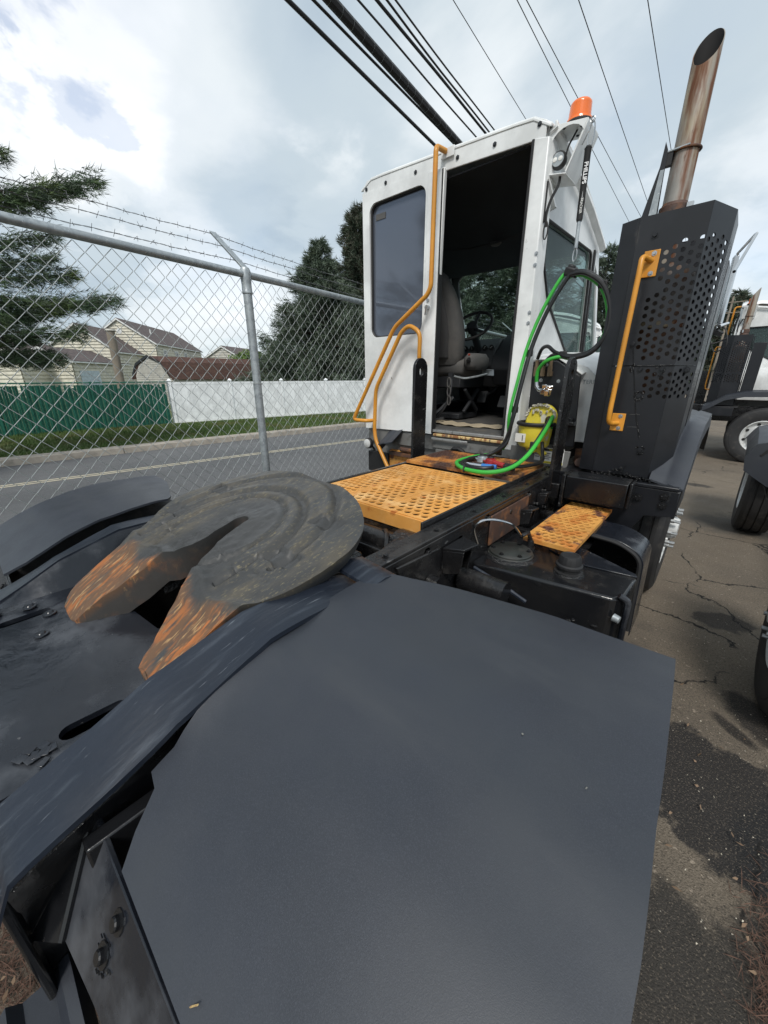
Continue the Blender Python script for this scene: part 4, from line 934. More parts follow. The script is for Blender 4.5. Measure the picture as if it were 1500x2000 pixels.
# --- fifth wheel
def fifth():
    cx_, cy_, RR = -1.135, .475, .462
    def zp(x, y):
        z = 1.150 + .25 * (y - .6) + .04 * (x - cx_)
        if y < cy_ - .165: z -= (cy_ - .165 - y) * .36
        return z
    outl = [(.404, -.143), (.445, -.07), (.466, .0), (.472, .08), (.462, .165), (.420, .245), (.335, .318), (.235, .372), (.12, .408), (-.02, .430), (-.16, .434), (-.30, .412), (-.41, .367), (-.49, .30), (-.535, .22), (-.545, .14), (-.525, .07), (-.48, .0), (-.42, -.06), (-.375, -.12), (-.345, -.19)]
    outl = [(p.x, p.y) for p in spline([(x, y, 0) for x, y in outl], 4)]
    outl += [(-.338, -.265), (-.332, -.335), (-.318, -.366), (-.292, -.382), (-.20, -.386), (-.155, -.378), (-.135, -.350)]
    LI = [(-.12, -.30), (-.075, -.20), (-.035, -.12), (-.014, -.05), (-.022, .03), (-.028, .08)]; RI = [(.036, .05), (.052, -.01), (.080, -.055), (.112, -.10), (.152, -.158), (.18, -.195), (.214, -.25), (.245, -.288)]
    outl += [(p.x, p.y) for p in spline([(x, y, 0) for x, y in LI + [(-.016, .104), (.004, .110), (.024, .098)] + RI], 3)]
    outl += [(.262, -.318), (.276, -.334), (.345, -.336), (.366, -.322), (.378, -.28), (.384, -.22)]
    XLs = lambda y: np.interp(y, [q[1] for q in LI], [q[0] for q in LI]); XRs = lambda y: np.interp(y, [q[1] for q in RI[::-1]], [q[0] for q in RI[::-1]])
    ex = []; st = .0088; rs = np.random.default_rng(5)
    def inside(x, y):
        c = False; n = len(outl); j = n - 1
        for i in range(n):
            if (outl[i][1] > y) != (outl[j][1] > y) and x < (outl[j][0] - outl[i][0]) * (y - outl[i][1]) / (outl[j][1] - outl[i][1]) + outl[i][0]: c = not c
            j = i
        return c
    for x in np.arange(-.56, .49, st):
        for y in np.arange(-.39, .47, st):
            jx, jy = x + rs.normal() * .0012, y + rs.normal() * .0012
            if inside(jx, jy): ex.append((jx, jy))
    vs = [Vector(p) for p in outl] + [Vector(p) for p in ex]; es = [(i, (i + 1) % len(outl)) for i in range(len(outl))]
    res = delaunay_2d_cdt(vs, es, [], 1, 1e-6); v2, f2 = res[0], [tuple(f) for f in res[2]]
    f2 = [f for f in f2 if inside(sum(v2[i][0] for i in f) / 3, sum(v2[i][1] for i in f) / 3)]
    from mathutils import noise as mn
    def worn(x, y):
        r = math.hypot(x + .04, y) * .94; k = 1.0
        for q, w in ((abs(r - .285), .022), (abs(math.hypot(x + .04, y - .05) - .375), .018)): k *= min(1, q / w)
        for px_, py_ in ((.32, .03), (-.40, .03), (.30, .21), (-.38, .21)):
            if abs(x - px_) < .062 and abs(y - py_) < .03: k = 0
        return k
    def relief(x, y):
        z = 0; tx = max(XLs(y) - x, x - XRs(y)) if y < .1 else math.hypot(x, y - .08) - .035; x += .04; r = math.hypot(x, y - .0) * .94
        def groove(d, w, dep): return -dep * math.exp(-(d / w) ** 2) * 1.25 + dep * .35 * math.exp(-((abs(d) - w * 2) / w) ** 2)
        if y > -.13:
            if y > .0: z += groove(r - .285, .013, .010)
            if y <= .0: z += groove(abs(x) - .285, .013, .010)
            if y > -.02: z += groove(math.hypot(x, y - .05) - .375, .013, .009) * (1 if abs(math.atan2(x, y)) < 1.9 else 0)
            z += groove(math.hypot(x, (y - .03)) - .215, .008, .006)
        if y > -.1: z += groove(y + .055 + .01 * math.sin(x * 30), .004, .003) * (1 if .12 < abs(x) < .42 else 0) + groove(abs(x) - .20 - .1 * (y + .1), .006, .004) * (1 if y < .1 else 0)
        # lubrication pads
        for px_, py_ in ((.36, .03), (-.36, .03), (.34, .21), (-.34, .21)):
            dx, dy = abs(x - px_), abs(y - py_)
            if dx < .058 and dy < .026: z -= .009
        # piled grease around the throat
        if tx < .10 and y < .30 and y > -.2: z += .010 * max(0, 1 - abs(tx) / .095) * (1 - max(0, y - .14) / .16 if y > .14 else 1)
        if y < -.10: z += .010 * math.exp(-((y + .155 + .02 * math.sin(x * 23)) / .016) ** 2)
        n1 = mn.fractal(Vector((x * 16, y * 9, 1.0)), .8, 2.1, 5); n2 = mn.fractal(Vector((x * 60, y * 34, 4.0)), .7, 2.2, 4)
        k = 1 + (2.4 if tx < .08 and y < .28 else 0)
        z += .0011 * n1 * k + .0010 * n2 * k
        re = max(0, r - .445); z -= re * re * 3.2 if y > -.1 else 0
        if y < -.18:
            e = 1; z += .0012 * math.sin(x * 190 + 2 * n1) - .010 * max(0, 1 - e / .03)
            z -= max(0, -.35 - y) * .5
        return z
    top = [Vector((cx_ + p[0], cy_ + p[1], zp(cx_ + p[0], cy_ + p[1]) + relief(p[0], p[1]))) for p in v2]
    K = len(top); cnt = set(); fs = [tuple(f) for f in f2]
    for f in f2:
        for i in range(3): cnt.add((f[i], f[(i + 1) % 3]))
    bd = [(a, b) for a, b in cnt if (b, a) not in cnt]
    mb = MB(); allv = list(top); idx = {}
    lv = 3
    for (a, b) in bd:
        for q in (a, b):
            if q not in idx:
                p = v2[q]; d = Vector((p[0], p[1] - .05)); thick = .055 if p[1] > -.15 else .055 + (-.15 - p[1]) * .10
                isin = abs(p[0]) < .19 and p[1] < .14 and math.hypot(*p) < .40
                if isin: thick = .10
                ids = []
                for l in range(1, lv + 1):
                    f = l / lv; off = Vector((-d.x, -d.y, 0)) * (.05 * f * f) if not isin else Vector((0, 0, 0))
                    nn = mn.noise(Vector((p[0] * 30, p[1] * 30, l * 1.7))) * .004
                    allv.append(top[q] + off + Vector((nn, nn, -thick * f + nn * .5))); ids.append(len(allv) - 1)
                idx[q] = [q] + ids
        for l in range(lv): fs.append((idx[a][l], idx[a][l + 1], idx[b][l + 1], idx[b][l]))
    mb.add(allv, fs); o = P(mb, 'fifth_wheel', 'wheel_grease', ang=38)
    me = o.data; ru = me.color_attributes.new('rust', 'FLOAT_COLOR', 'POINT'); wo_ = me.color_attributes.new('worn', 'FLOAT_COLOR', 'POINT')
    for i, v in enumerate(me.vertices):
        x = v.co.x + ORG.x - cx_; y = v.co.y + ORG.y - cy_
        tip = min(1, max(0, (-.165 - y - .02 * math.sin(x * 31)) / .03)); side = .0
        if i >= K and abs(x) < .2: side = .12
        g = tip if i < K else max(tip * .08, side * .6); ru.data[i].color = (g, g, g, 1)
        tx = max(XLs(y) - x, x - XRs(y)) if y < .1 else math.hypot(x, y - .08) - .035
        w = max(0, min(1, (tx - .10) / .05)) * (1 - g) * (worn(x, y) if i < K else 0); wo_.data[i].color = (w, w, w, 1)
    # throat jaws, ribs and brackets underneath
    for sx in (-1, 1):
        m = MB(); m.prism([(cx_ + sx * .17, cy_ - .02, .90), (cx_ + sx * .36, cy_ - .02, .90), (cx_ + sx * .36, cy_ + .30, .90), (cx_ + sx * .17, cy_ + .30, .90)], (0, 0, .17)); P(m, 'fifth_wheel_bracket', 'frame_black', bev=.01)
        m = MB(); m.prism([(cx_ + sx * .07, cy_ - .16, .945), (cx_ + sx * .13, cy_ - .16, .945), (cx_ + sx * .07, cy_ + .16, 1.0), (cx_ + sx * .05, cy_ + .16, 1.0)], (0, 0, .05)); P(m, 'throat_rib', 'wet_grease', bev=.008)
    m = MB(); m.cyl((cx_ - .42, cy_ + .14, 1.02), (cx_ + .42, cy_ + .14, 1.02), .035, n=14); P(m, 'pivot_shaft', 'frame_black')
    m = MB(); m.box(cx_ - .12, cx_ + .12, cy_ + .10, cy_ + .34, .98, 1.10); P(m, 'jaw_housing', 'wet_grease', bev=.01)

fifth()

# --- perforated deck panels
def grate(x0, x1, y0, y1, z, nx, ny, hr, name, m, parent=truck, th=.004, lip=.004, skew=0.0, border=.012, rim=.03):
    """punched anti slip plank: staggered raised holes, folded edges"""
    mb = MB(); ax = (x1 - x0 - 2 * border) / nx; ay = (y1 - y0 - 2 * border) / ny; K = 12
    for j in range(ny):
        n_ = nx if j % 2 == 0 else nx - 1; o_ = 0 if j % 2 == 0 else .5
        ya, yb = y0 + border + j * ay, y0 + border + (j + 1) * ay
        if j % 2:
            for (a, b) in ((x0 + border, x0 + border + .5 * ax), (x1 - border - .5 * ax, x1 - border)): mb.add([(a, ya, z), (b, ya, z), (b, yb, z), (a, yb, z)], [(0, 1, 2, 3)])
        for i in range(n_):
            xa = x0 + border + (i + o_) * ax; c = (xa + ax / 2, (ya + yb) / 2); vs = []; 
            for k in range(K):
                a = 2 * math.pi * (k + .5) / K; ca, sa = math.cos(a), math.sin(a); s_ = 1 / max(abs(ca), abs(sa))
                vs.append((c[0] + ca * s_ * ax / 2, c[1] + sa * s_ * ay / 2, z))
            for rr, dz in ((1.30, .15 * lip), (1.08, lip), (.92, lip * .9), (.86, -th)):
                for k in range(K):
                    a = 2 * math.pi * (k + .5) / K; vs.append((c[0] + math.cos(a) * hr[0] * rr, c[1] + math.sin(a) * hr[1] * rr, z + dz * (1 if dz < 0 else (.75 + .25 * math.sin(a)))))
            corners = [(xa, ya, z), (xa + ax, ya, z), (xa + ax, yb, z), (xa, yb, z)]
            fs = [(r * K + k, r * K + (k + 1) % K, (r + 1) * K + (k + 1) % K, (r + 1) * K + k) for r in range(4) for k in range(K)]
            b = len(vs); vs += corners
            for ci, (sx_, sy_) in enumerate(((-1, -1), (1, -1), (1, 1), (-1, 1))):
                ta = math.atan2(sy_, sx_) % (2 * math.pi); k0 = int(ta / (2 * math.pi) * K - .5) % K; fs.append((k0, b + ci, (k0 + 1) % K))
            mb.add(vs, fs)
    for (a, b, c, d) in ((x0, x1, y0, y0 + border), (x0, x1, y1 - border, y1), (x0, x0 + border, y0 + border, y1 - border), (x1 - border, x1, y0 + border, y1 - border)):
        mb.add([(a, c, z), (b, c, z), (b, d, z), (a, d, z)], [(0, 1, 2, 3)])
    for (p, q) in (((x0, y0), (x1, y0)), ((x1, y0), (x1, y1)), ((x1, y1), (x0, y1)), ((x0, y1), (x0, y0))):
        mb.add([(p[0], p[1], z), (q[0], q[1], z), (q[0], q[1], z - rim), (p[0], p[1], z - rim)], [(0, 1, 2, 3)])
    return mb.build(name, m, parent, ang=50)
for (a, b) in ((-1.528, -1.312), (-1.310, -1.058), (-1.056, -.806)):
    grate(a, b, 1.172, 1.935, 1.052, 5, 18, (.0185, .0165), 'deck_grating', 'deck_yellow', border=.014, rim=.062, lip=.0022)
m = MB(); m.box(-1.53, -.806, 1.166, 1.171, .984, 1.048); P(m, 'grating_lip', 'deck_yellow', bev=.002)
for (a, b) in ((-1.535, -1.27), (-1.268, -1.03), (-1.028, -.80)):
    grate(a, b, 1.96, 2.44, 1.075, 6, 11, (.0145, .0145), 'front_grating', 'deck_stained', border=.010, rim=.018, lip=.0035)
m = MB(); m.box(-1.54, -.80, 2.443, 2.60, 1.02, 1.034); P(m, 'deck_sill', 'frame_black', bev=.003)
# step grating on the right
grate(-.602, -.372, 1.70, 2.42, .872, 6, 19, (.0160, .0120), 'step_grating', 'deck_rusty', border=.010, rim=.020, lip=.004)
for k in range(2):
    m = MB(); m.box(-.71, -.38, 1.86 + k * .36, 1.90 + k * .36, .82, .838); P(m, 'step_bracket', 'frame_black', bev=.003)
m = MB(); m.box(-1.53, -.80, 1.18, 2.44, .90, .906); P(m, 'deck_shade_sheet', 'black_paint')  # added black sheet so the deck grating holes read dark, no real pan
m = MB(); m.box(-.70, -.37, 1.90, 2.44, .775, .781); P(m, 'step_shade_sheet', 'black_paint')  # black sheet added below the step to keep its holes dark
# brown cover seen between the frame rail and the step
m = MB(); m.box(-.714, -.706, 1.55, 2.0, .84, .99); P(m, 'side_cover', 'rust_steel', bev=.003)

# --- rail side details
bmr = bolt_mesh(.013, .012, 'frame_black', 'X')
place(bmr, 'bolt', truck, [(-.715, 1.05 + .24 * k, .985 - .03 * (k % 2)) for k in range(6)] + [(-.715, 2.15, .90), (-.715, 2.28, .92), (-.715, 2.3, .84)])
place(bolt_mesh(.008, .006, 'frame_black'), 'bolt', truck, [(-.745, .85 + .30 * k, 1.036) for k in range(6)] + [(-1.595, 1.2 + .32 * k, 1.036) for k in range(4)])
for (y, z, sc) in ((1.22, .97, 1.0), (1.95, .93, .75), (2.18, .965, .6)):
    m = MB(); x = -.712
    m.prism([(x, y - .07 * sc, z), (x + .085 * sc, y - .055 * sc, z + .012), (x + .10 * sc, y + .03 * sc, z + .012), (x, y + .09 * sc, z)], (0, 0, -.012))
    m.prism([(x, y - .07 * sc, z - .012), (x + .085 * sc, y - .055 * sc, z), (x + .07 * sc, y - .05 * sc, z - .10 * sc), (x, y - .06 * sc, z - .12 * sc)], (0, .01, 0))
    m.prism([(x, y + .08 * sc, z - .012), (x + .085 * sc, y + .02 * sc, z), (x + .07 * sc, y + .02 * sc, z - .10 * sc), (x, y + .06 * sc, z - .12 * sc)], (0, -.01, 0))
    P(m, 'rail_bracket', 'frame_black', bev=.003)
m = MB(); m.prism([(-.714, .86, 1.0), (-.714, 1.12, .985), (-.714, 1.13, .82), (-.714, .95, .80)], (.012, 0, 0)); P(m, 'spring_hanger', 'frame_black', bev=.004)
m = MB(); m.cyl((-.70, 1.05, .87), (-.655, 1.05, .87), .03, n=14); P(m, 'hanger_pin', 'frame_black')
m = MB(); m.cyl((-.70, 1.3, .78), (-.50, 1.3, .78), .05, n=14); m.cyl((-.70, 1.12, .72), (-.3, 1.12, .72), .06, n=14); P(m, 'axle_housing', 'frame_black')
m = MB(); m.tube(spline([(-.70, 1.42, .90), (-.712, 1.40, .98), (-.67, 1.43, 1.018), (-.60, 1.52, .99), (-.585, 1.62, .905)]), .0055, 7); P(m, 'fuel_line', 'chrome')
m = MB(); m.tube([(-.685, 1.375, .805), (-.55, 1.372, .772), (-.44, 1.37, .735)], .0085, 7); P(m, 'tank_strap_rod', 'ramp_steel')

# --- tank
tk = [(-.722, 1.425), (-.69, 1.41), (-.160, 1.50), (-.132, 1.55), (-.122, 1.735), (-.17, 1.76), (-.46, 1.88), (-.722, 1.90)]
m = MB(); m.prism([(x, y, .42) for x, y in tk], (0, 0, .386)); tank = P(m, 'hydraulic_tank', 'black_paint', bev=.012, seg=3)
m = MB(); m.prism([(-.50, 1.77, .806), (-.345, 1.70, .806), (-.125, 1.735, .806), (-.135, 1.76, .806), (-.36, 1.88, .806), (-.48, 1.90, .806)], (0, 0, .007)); P(m, 'tank_top_plate', 'plate_black', parent=tank, bev=.002)
m = MB(); m.lathe([(0, .832), (.092, .831), (.098, .827), (.098, .820), (.104, .816), (.106, .803)], (-.620, 1.605, 0), 'Z', 36); lid = P(m, 'access_cover', 'lid_grey', parent=tank)
for k in range(6):
    a = k * 1.047 + .4; dup_part(bolt_mesh(.007, .006, 'frame_black'), 'bolt', tank, Vector((-.620 + .080 * math.cos(a), 1.605 + .080 * math.sin(a), .8335)) - ORG)
m = MB(); m.lathe([(.122, .806), (.114, .814), (.106, .818), (.100, .806)], (-.620, 1.605, 0), 'Z', 36); P(m, 'sealant_ring', 'wet_grease', parent=tank)
m = MB(); m.lathe([(.058, .806), (.056, .817), (.047, .820), (.048, .832), (.054, .838), (.054, .848), (.047, .853), (.044, .876), (.039, .888), (.031, .890), (.029, .887), (0, .887)], (-.358, 1.598, 0), 'Z', 16); cap = P(m, 'filler_cap', 'rubber', parent=tank, ang=18)
m = MB(); m.lathe([(.062, .806), (.058, .815), (.050, .818), (.048, .806)], (-.356, 1.60, 0), 'Z', 24); P(m, 'sealant_ring', 'wet_grease', parent=tank)
m = MB(); m.lathe([(0, .865), (.013, .865), (.016, .855), (.016, .830), (.024, .828), (.026, .806)], (-.565, 1.70, 0), 'Z', 12); m.tube([(-.565, 1.70, .862), (-.575, 1.68, .905), (-.585, 1.62, .905)], .010, 8); P(m, 'breather', 'frame_black', parent=tank)
m = MB(); m.cyl((-.15, 1.49, .735), (-.128, 1.486, .733), .016, .014, 16); P(m, 'marker_lamp', 'galvanised', parent=tank)
m = MB(); m.tube(fillet([(-.150, 1.52, .815), (-.118, 1.53, .80), (-.112, 1.55, .45)], .03), .012, 8); P(m, 'tank_strap', 'plate_black', parent=tank)
m = MB()
for k in range(26):
    y = 1.404 + k * .004; a = rn.uniform(0, 1); m.obox((lerp(-.34, -.14, a), 1.43 + (.09 * (a)), .62 + rn.uniform(-.04, .06)), (.02 * rn.random() + .01, .008, .012), (rn.uniform(-30, 30), 0, 8))
tag(P(m, 'sealant_blob', 'wet_grease', parent=tank, bev=.003), kind='stuff')
# battery box shell with rounded corner behind the tank
bx_ = fillet([(-.62, 0, .862), (-.24, 0, .845), (-.135, 0, .79), (-.118, 0, .36)], .07, 8)
m = MB(); m.sheet([[(v.x, y, v.z) for v in bx_] for y in (2.02, 2.06, 2.24, 2.26)], .012, (-.4, 0, -1)); P(m, 'battery_box', 'plate_black', bev=.003)
m = MB(); m.tube(fillet([(-.60, 2.022, .848), (-.25, 2.022, .832), (-.15, 2.022, .78), (-.132, 2.022, .38)], .07, 8), .011, 8); P(m, 'box_seal', 'rubber')
m = MB(); m.box(-.68, -.16, 2.25, 2.262, .40, .80); m.box(-.70, -.16, 1.92, 2.24, .40, .42); P(m, 'battery_tray', 'black_paint')

# --- wheels
def wheel(cxo, cy_, r, w, sx, name='front_wheel', studs=True):
    """cxo: outer face x, sx: +1 faces +X"""
    X = lambda d: -sx * d
    prof = [(.30, X(w)), (.36, X(w + .0)), (r - .06, X(w - .002)), (r - .015, X(w - .02)), (r, X(w - .05)), (r, X(w - .075)), (r - .012, X(w - .078)), (r - .012, X(w - .088)), (r, X(w - .09)),
            (r, X(w / 2 + .006)), (r - .012, X(w / 2 + .004)), (r - .012, X(w / 2 - .004)), (r, X(w / 2 - .006)), (r, X(.09)), (r - .012, X(.088)), (r - .012, X(.078)), (r, X(.075)), (r, X(.05)), (r - .018, X(.02)), (r - .05, X(.004)), (r - .07, X(.004)), (r - .075, X(.0)), (r - .13, X(-.004)), (r - .18, X(.004)), (.30, X(.016)), (.295, X(.03))]
    m = MB(); m.lathe(prof, (cxo, cy_, r - .01), 'X', 48); t = m.build(name, 'tyre', truck_cur, ang=30)
    m = MB(); m.lathe([(.300, X(.014)), (.290, X(.006)), (.280, X(.012)), (.272, X(.05)), (.225, X(.065)), (.190, X(.035)), (.165, X(.028)), (.11, X(.028)), (.085, X(.03))] + ([(.085, X(-.02)), (.07, X(-.045)), (0, X(-.05))] if studs else [(0, X(.035))]), (cxo, cy_, r - .01), 'X', 40); rm = m.build('rim', 'rim_white', t, ang=30)
    m = MB(); m.cyl(ORG + Vector((sx * -.028, 0, 0)), ORG + Vector((sx * .018, 0, 0)), .017, n=6); m.cyl(ORG + Vector((sx * .018, 0, 0)), ORG + Vector((sx * .048, 0, 0)), .011, n=8); sm = m.mesh('wheel_stud', 'stud_steel')
    for k in range(10 if studs else 0):
        a = k * .628; dup_part(sm, 'wheel_stud', t, Vector((cxo, cy_ + .142 * math.cos(a), r - .01 + .142 * math.sin(a))) - ORG)
    for k in range(8):
        m = MB(); a = k * .785 + .3; m.cyl((cxo - sx * .062, cy_ + .235 * math.cos(a), r - .01 + .235 * math.sin(a)), (cxo - sx * .049, cy_ + .235 * math.cos(a), r - .01 + .235 * math.sin(a)), .026, n=12)
        m.build('rim_hole', 'print_black', t)
    return t
truck_cur = truck
for sx in (1, -1):
    wheel(CXT + sx * 1.045, 3.45, .525, .29, sx)
    wheel(CXT + sx * 1.10, .42, .525, .27, sx, 'rear_wheel'); 
m = MB(); m.cyl((CXT - .8, 3.45, .515), (CXT + .8, 3.45, .515), .06, n=12); m.cyl((CXT - .85, .42, .515), (CXT + .85, .42, .515), .10, n=12); P(m, 'axle', 'frame_black')

# --- front fender platform and flares
m = MB(); m.prism([(-.705, 2.44, 1.046), (-.20, 2.44, 1.046), (-.095, 2.44, 1.046), (-.085, 2.75, 1.046), (-.12, 3.0, 1.046), (-.705, 3.0, 1.046)], (0, 0, -.02)); pf = P(m, 'front_platform', 'guard_black', bev=.004)
m = MB(); m.prism([(-.70, 2.445, 1.024), (-.088, 2.445, 1.024), (-.088, 2.445, .885), (-.22, 2.445, .865), (-.34, 2.445, .62), (-.70, 2.445, .60)], (0, .014, 0)); P(m, 'platform_skirt', 'guard_black', bev=.003)
m = MB(); m.box(-.100, -.086, 2.462, 2.95, .87, 1.024); P(m, 'platform_skirt', 'guard_black', bev=.003)
m = MB(); m.sheet([[(x, 2.30, z) for z in (.93, 1.055)] + [(x, 2.34, 1.062), (x, 2.44, 1.062)] for x in (-.615, -.59, -.33, -.305)], .014, (0, .5, -1)); P(m, 'front_bar', 'black_paint', bev=.006)
for q_ in ((-.64, -.62, 2.30, 2.47, .86, 1.06), (-.30, -.286, 2.32, 2.47, .92, 1.06)): m = MB(); m.box(*q_); P(m, 'bar_bracket', 'frame_black', bev=.004)
bmy = bolt_mesh(.014, .012, 'frame_black', 'Y')
for p in ((-.265, 2.436, .965), (-.15, 2.438, .99), (-.15, 2.438, .94)): dup_part(bmy, 'bolt', truck, Vector(p) - ORG, (0, 0, R(180)))
for sx in (1, -1):
    xo = CXT + sx * 1.09; xi = CXT + sx * .96
    prof = [(2.475, 1.055), (2.60, 1.13), (2.78, 1.27), (3.05, 1.34), (3.75, 1.36), (4.15, 1.25), (4.35, 1.02)]
    m = MB(); m.sheet([[(CXT + sx * .93, y, z + .015), (xi + sx * .03, y, z), (xi + sx * .05, y, z - .006), (xi + sx * .06, y, z), (xo, y, z - .02), (xo + sx * .004, y, z - .10)] for y, z in prof], .01, (0, 0, -1)); P(m, 'fender_flare', 'fender_plastic', ang=50)
# --- guard box around the muffler
def guard():
    zt = 2.337; zb = 1.066
    def face(O, U, W, H_, holes, outl=None, extra=()):
        mb = MB(); perf(mb, O, U, (0, 0, 1), outl or [(0, 0), (W, 0), (W, H_), (0, H_)], holes, .006); return mb
    K = 12; yf = 2.50
    # main face with staggered holes, split at the seam
    p = .066; zs = 1.655; hm = []; hl = []
    for j in range(60):
        z = 1.690 + j * .0182
        if z > 2.215: break
        for i in range(-8, 9):
            x = -.262 - i * p * 1.0 - (p * .5 if j % 2 else 0)
            lim = lerp(-.452, -.405, (z - 1.69) / .53)
            if x < lim or x > -.245: continue
            if z > 2.19 and x < -.36: continue
            if (i * 7 + j * 3) % 17 == 0 and x < lim + .06: continue
            hm.append(circle2(x + .53, z - zs, .0108, n=K))
    for j in range(8):
        z = 1.500 + j * .0182
        for i in range(0, 7):
            x = -.262 - i * p - (p * .5 if j % 2 else 0)
            if x > -.37 and z < 1.635 and z > 1.48: hl.append(circle2(x + .53, z - zb, .0105, n=K))
    g = MB(); perf(g, (-.53, yf, zs), (1, 0, 0), (0, 0, 1), [(0, 0), (.278, 0), (.278, zt - zs), (0, zt - zs - .006)], hm, .006); gm = P(g, 'guard_panel', 'guard_black', ang=25)
    g = MB(); perf(g, (-.53, yf, zb), (1, 0, 0), (0, 0, 1), [(0, 0), (.278, 0), (.278, zs - zb - .004), (0, zs - zb - .004)], hl, .006); P(g, 'guard_lower_panel', 'guard_black', ang=25)
    # right chamfer with holes, then the outer side
    U = Vector((-.172 + .252, 2.66 - yf, 0)); W = U.length; U.normalize(); hc = []
    for j in range(60):
        z = 1.50 + j * .0182
        if z > 2.215: break
        if 1.63 < z < 1.68: continue
        for i in range(5):
            x = .022 + i * p + (p * .5 if j % 2 else 0)
            if x < W - .015: hc.append(circle2(x, z - zb, .0108, n=K))
    g = MB(); perf(g, (-.2515, yf + .0005, zb), tuple(U), (0, 0, 1), [(0, 0), (W, 0), (W, zt - zb - .012), (0, zt - zb)], hc, .006); P(g, 'guard_chamfer', 'guard_black', ang=25)
    hs = []
    for j in range(60):
        z = 1.50 + j * .0182
        if z > 2.215: break
        if 1.63 < z < 1.68: continue
        for i in range(6):
            x = .03 + i * p + (p * .5 if j % 2 else 0)
            if x < .235: hs.append(circle2(x, z - zb, .0108, n=K))
    g = MB(); perf(g, (-.1715, 2.6605, zb), (0, 1, 0), (0, 0, 1), [(0, 0), (.26, 0), (.26, zt - zb - .012), (0, zt - zb - .012)], hs, .006); P(g, 'guard_side', 'guard_black', ang=25)
    g = MB(); g.prism([(-.6095, yf + .012, zb), (-.531, yf + .001, zb), (-.531, yf + .001, zt - .004), (-.6095, yf + .012, zt - .012)], (0, .006, 0)); P(g, 'guard_edge', 'guard_black')
    g = MB(); g.box(-.6095, -.6035, yf + .019, 2.93, zb, zt - .012); P(g, 'guard_inner_side', 'guard_black')
    g = MB(); g.box(-.6095, -.53, 2.93, 2.936, zb, 1.5); P(g, 'guard_back', 'guard_black')
    # seam lines of tack weld
    g = MB(); g.tube([(-.43, yf - .004, 1.653), (-.34, yf - .004, 1.6525), (-.253, yf - .004, 1.653), (-.175, 2.655, 1.653)], .0028, 5); P(g, 'seam', 'wet_grease', parent=gm)
    g = MB(); g.tube([(-.43, yf - .003, 1.652), (-.405, yf - .003, 1.55), (-.375, yf - .003, 1.42), (-.33, yf - .003, 1.28)], .0022, 5); P(g, 'seam', 'wet_grease', parent=gm)
    g = MB(); g.tube([(-.448, yf - .003, 1.74), (-.43, yf - .003, 1.652)], .002, 5); P(g, 'seam', 'wet_grease', parent=gm)
    for z in (1.392, 1.325):
        g = MB(); g.tube([(-.40, yf - .0015, z + .01), (-.352, yf - .0015, z + .012)], .0007, 4); P(g, 'scratch', 'cab_grey', parent=gm)
    b = bolt_mesh(.0105, .009, 'guard_black', 'Y')
    for q in ((-.455, yf - .002, 2.245), (-.452, yf - .002, 1.76), (-.395, yf - .002, 1.635), (-.30, yf - .002, 1.635), (-.375, yf - .002, 1.50), (-.315, yf - .002, 1.215), (-.205, 2.585, 1.63)):
        dup_part(b, 'bolt', gm, Vector(q) - ORG, (0, 0, R(180)))
    g = MB(); rs = random.Random(2)
    for k in range(60):
        a = rs.random(); x = lerp(-.53, -.22, a); c = math.exp(-((x + .38) / .05) ** 2)
        g.obox((x, yf - .010 - rs.random() * .02, 1.052 + rs.random() * (.012 + .06 * c)), (rs.uniform(.006, .016), rs.uniform(.006, .014), rs.uniform(.005, .012)), (rs.uniform(0, 90),) * 3)
    for (bx, bz, n_) in ((-.315, 1.215, 12), (-.375, 1.50, 14), (-.31, 1.625, 10), (-.42, 1.64, 8)):
        for k in range(n_):
            a = rs.random() * 6.28; g.obox((bx + math.cos(a) * .02, yf - .004, bz + math.sin(a) * .022), (.010, .003, .007), (0, rs.uniform(0, 180), 0))
    tag(P(g, 'weld_spatter', 'wet_grease', parent=gm, bev=.002), kind='stuff')
    # yellow grab handle with flanges
    h0, h1 = (-.474, 2.45, 2.128), (-.478, 2.45, 1.37)
    g = MB(); g.tube(fillet([(-.445, 2.497, 2.135), (-.478, 2.43, 2.150), (-.474, 2.415, 2.09), (-.482, 2.415, 1.42), (-.482, 2.43, 1.352), (-.448, 2.497, 1.352)], .035, 6), .0125, 12); hb = P(g, 'grab_handle', 'rail_yellow')
    for (z0, z1) in ((2.065, 2.180), (1.310, 1.405)):
        g = MB(); g.box(-.482, -.416, yf - .009, yf - .001, z0, z1); P(g, 'flange', 'rail_yellow', parent=hb, bev=.002)
        for z in (z0 + .015, z1 - .015): dup_part(bolt_mesh(.007, .006, 'stud_steel', 'Y'), 'bolt', hb, Vector((-.44, yf - .010, z)) - ORG, (0, 0, R(180)))
    # muffler can inside, stack above
    g = MB(); g.lathe([(0, 1.2), (.10, 1.2), (.125, 1.24), (.125, 2.08), (.10, 2.14), (.06, 2.16)], (-.400, 2.79, 0), 'Z', 28); mf = P(g, 'muffler', 'muffler_metal')
    for z in (1.45, 1.85): g = MB(); g.lathe([(.126, z), (.130, z), (.130, z + .03), (.126, z + .03)], (-.400, 2.79, 0), 'Z', 28); P(g, 'muffler_band', 'stack_metal', parent=mf)
    g = MB(); g.box(-.60, -.21, 2.94, 2.952, 1.08, 2.30); P(g, 'heat_shield', 'guard_black')
guard()
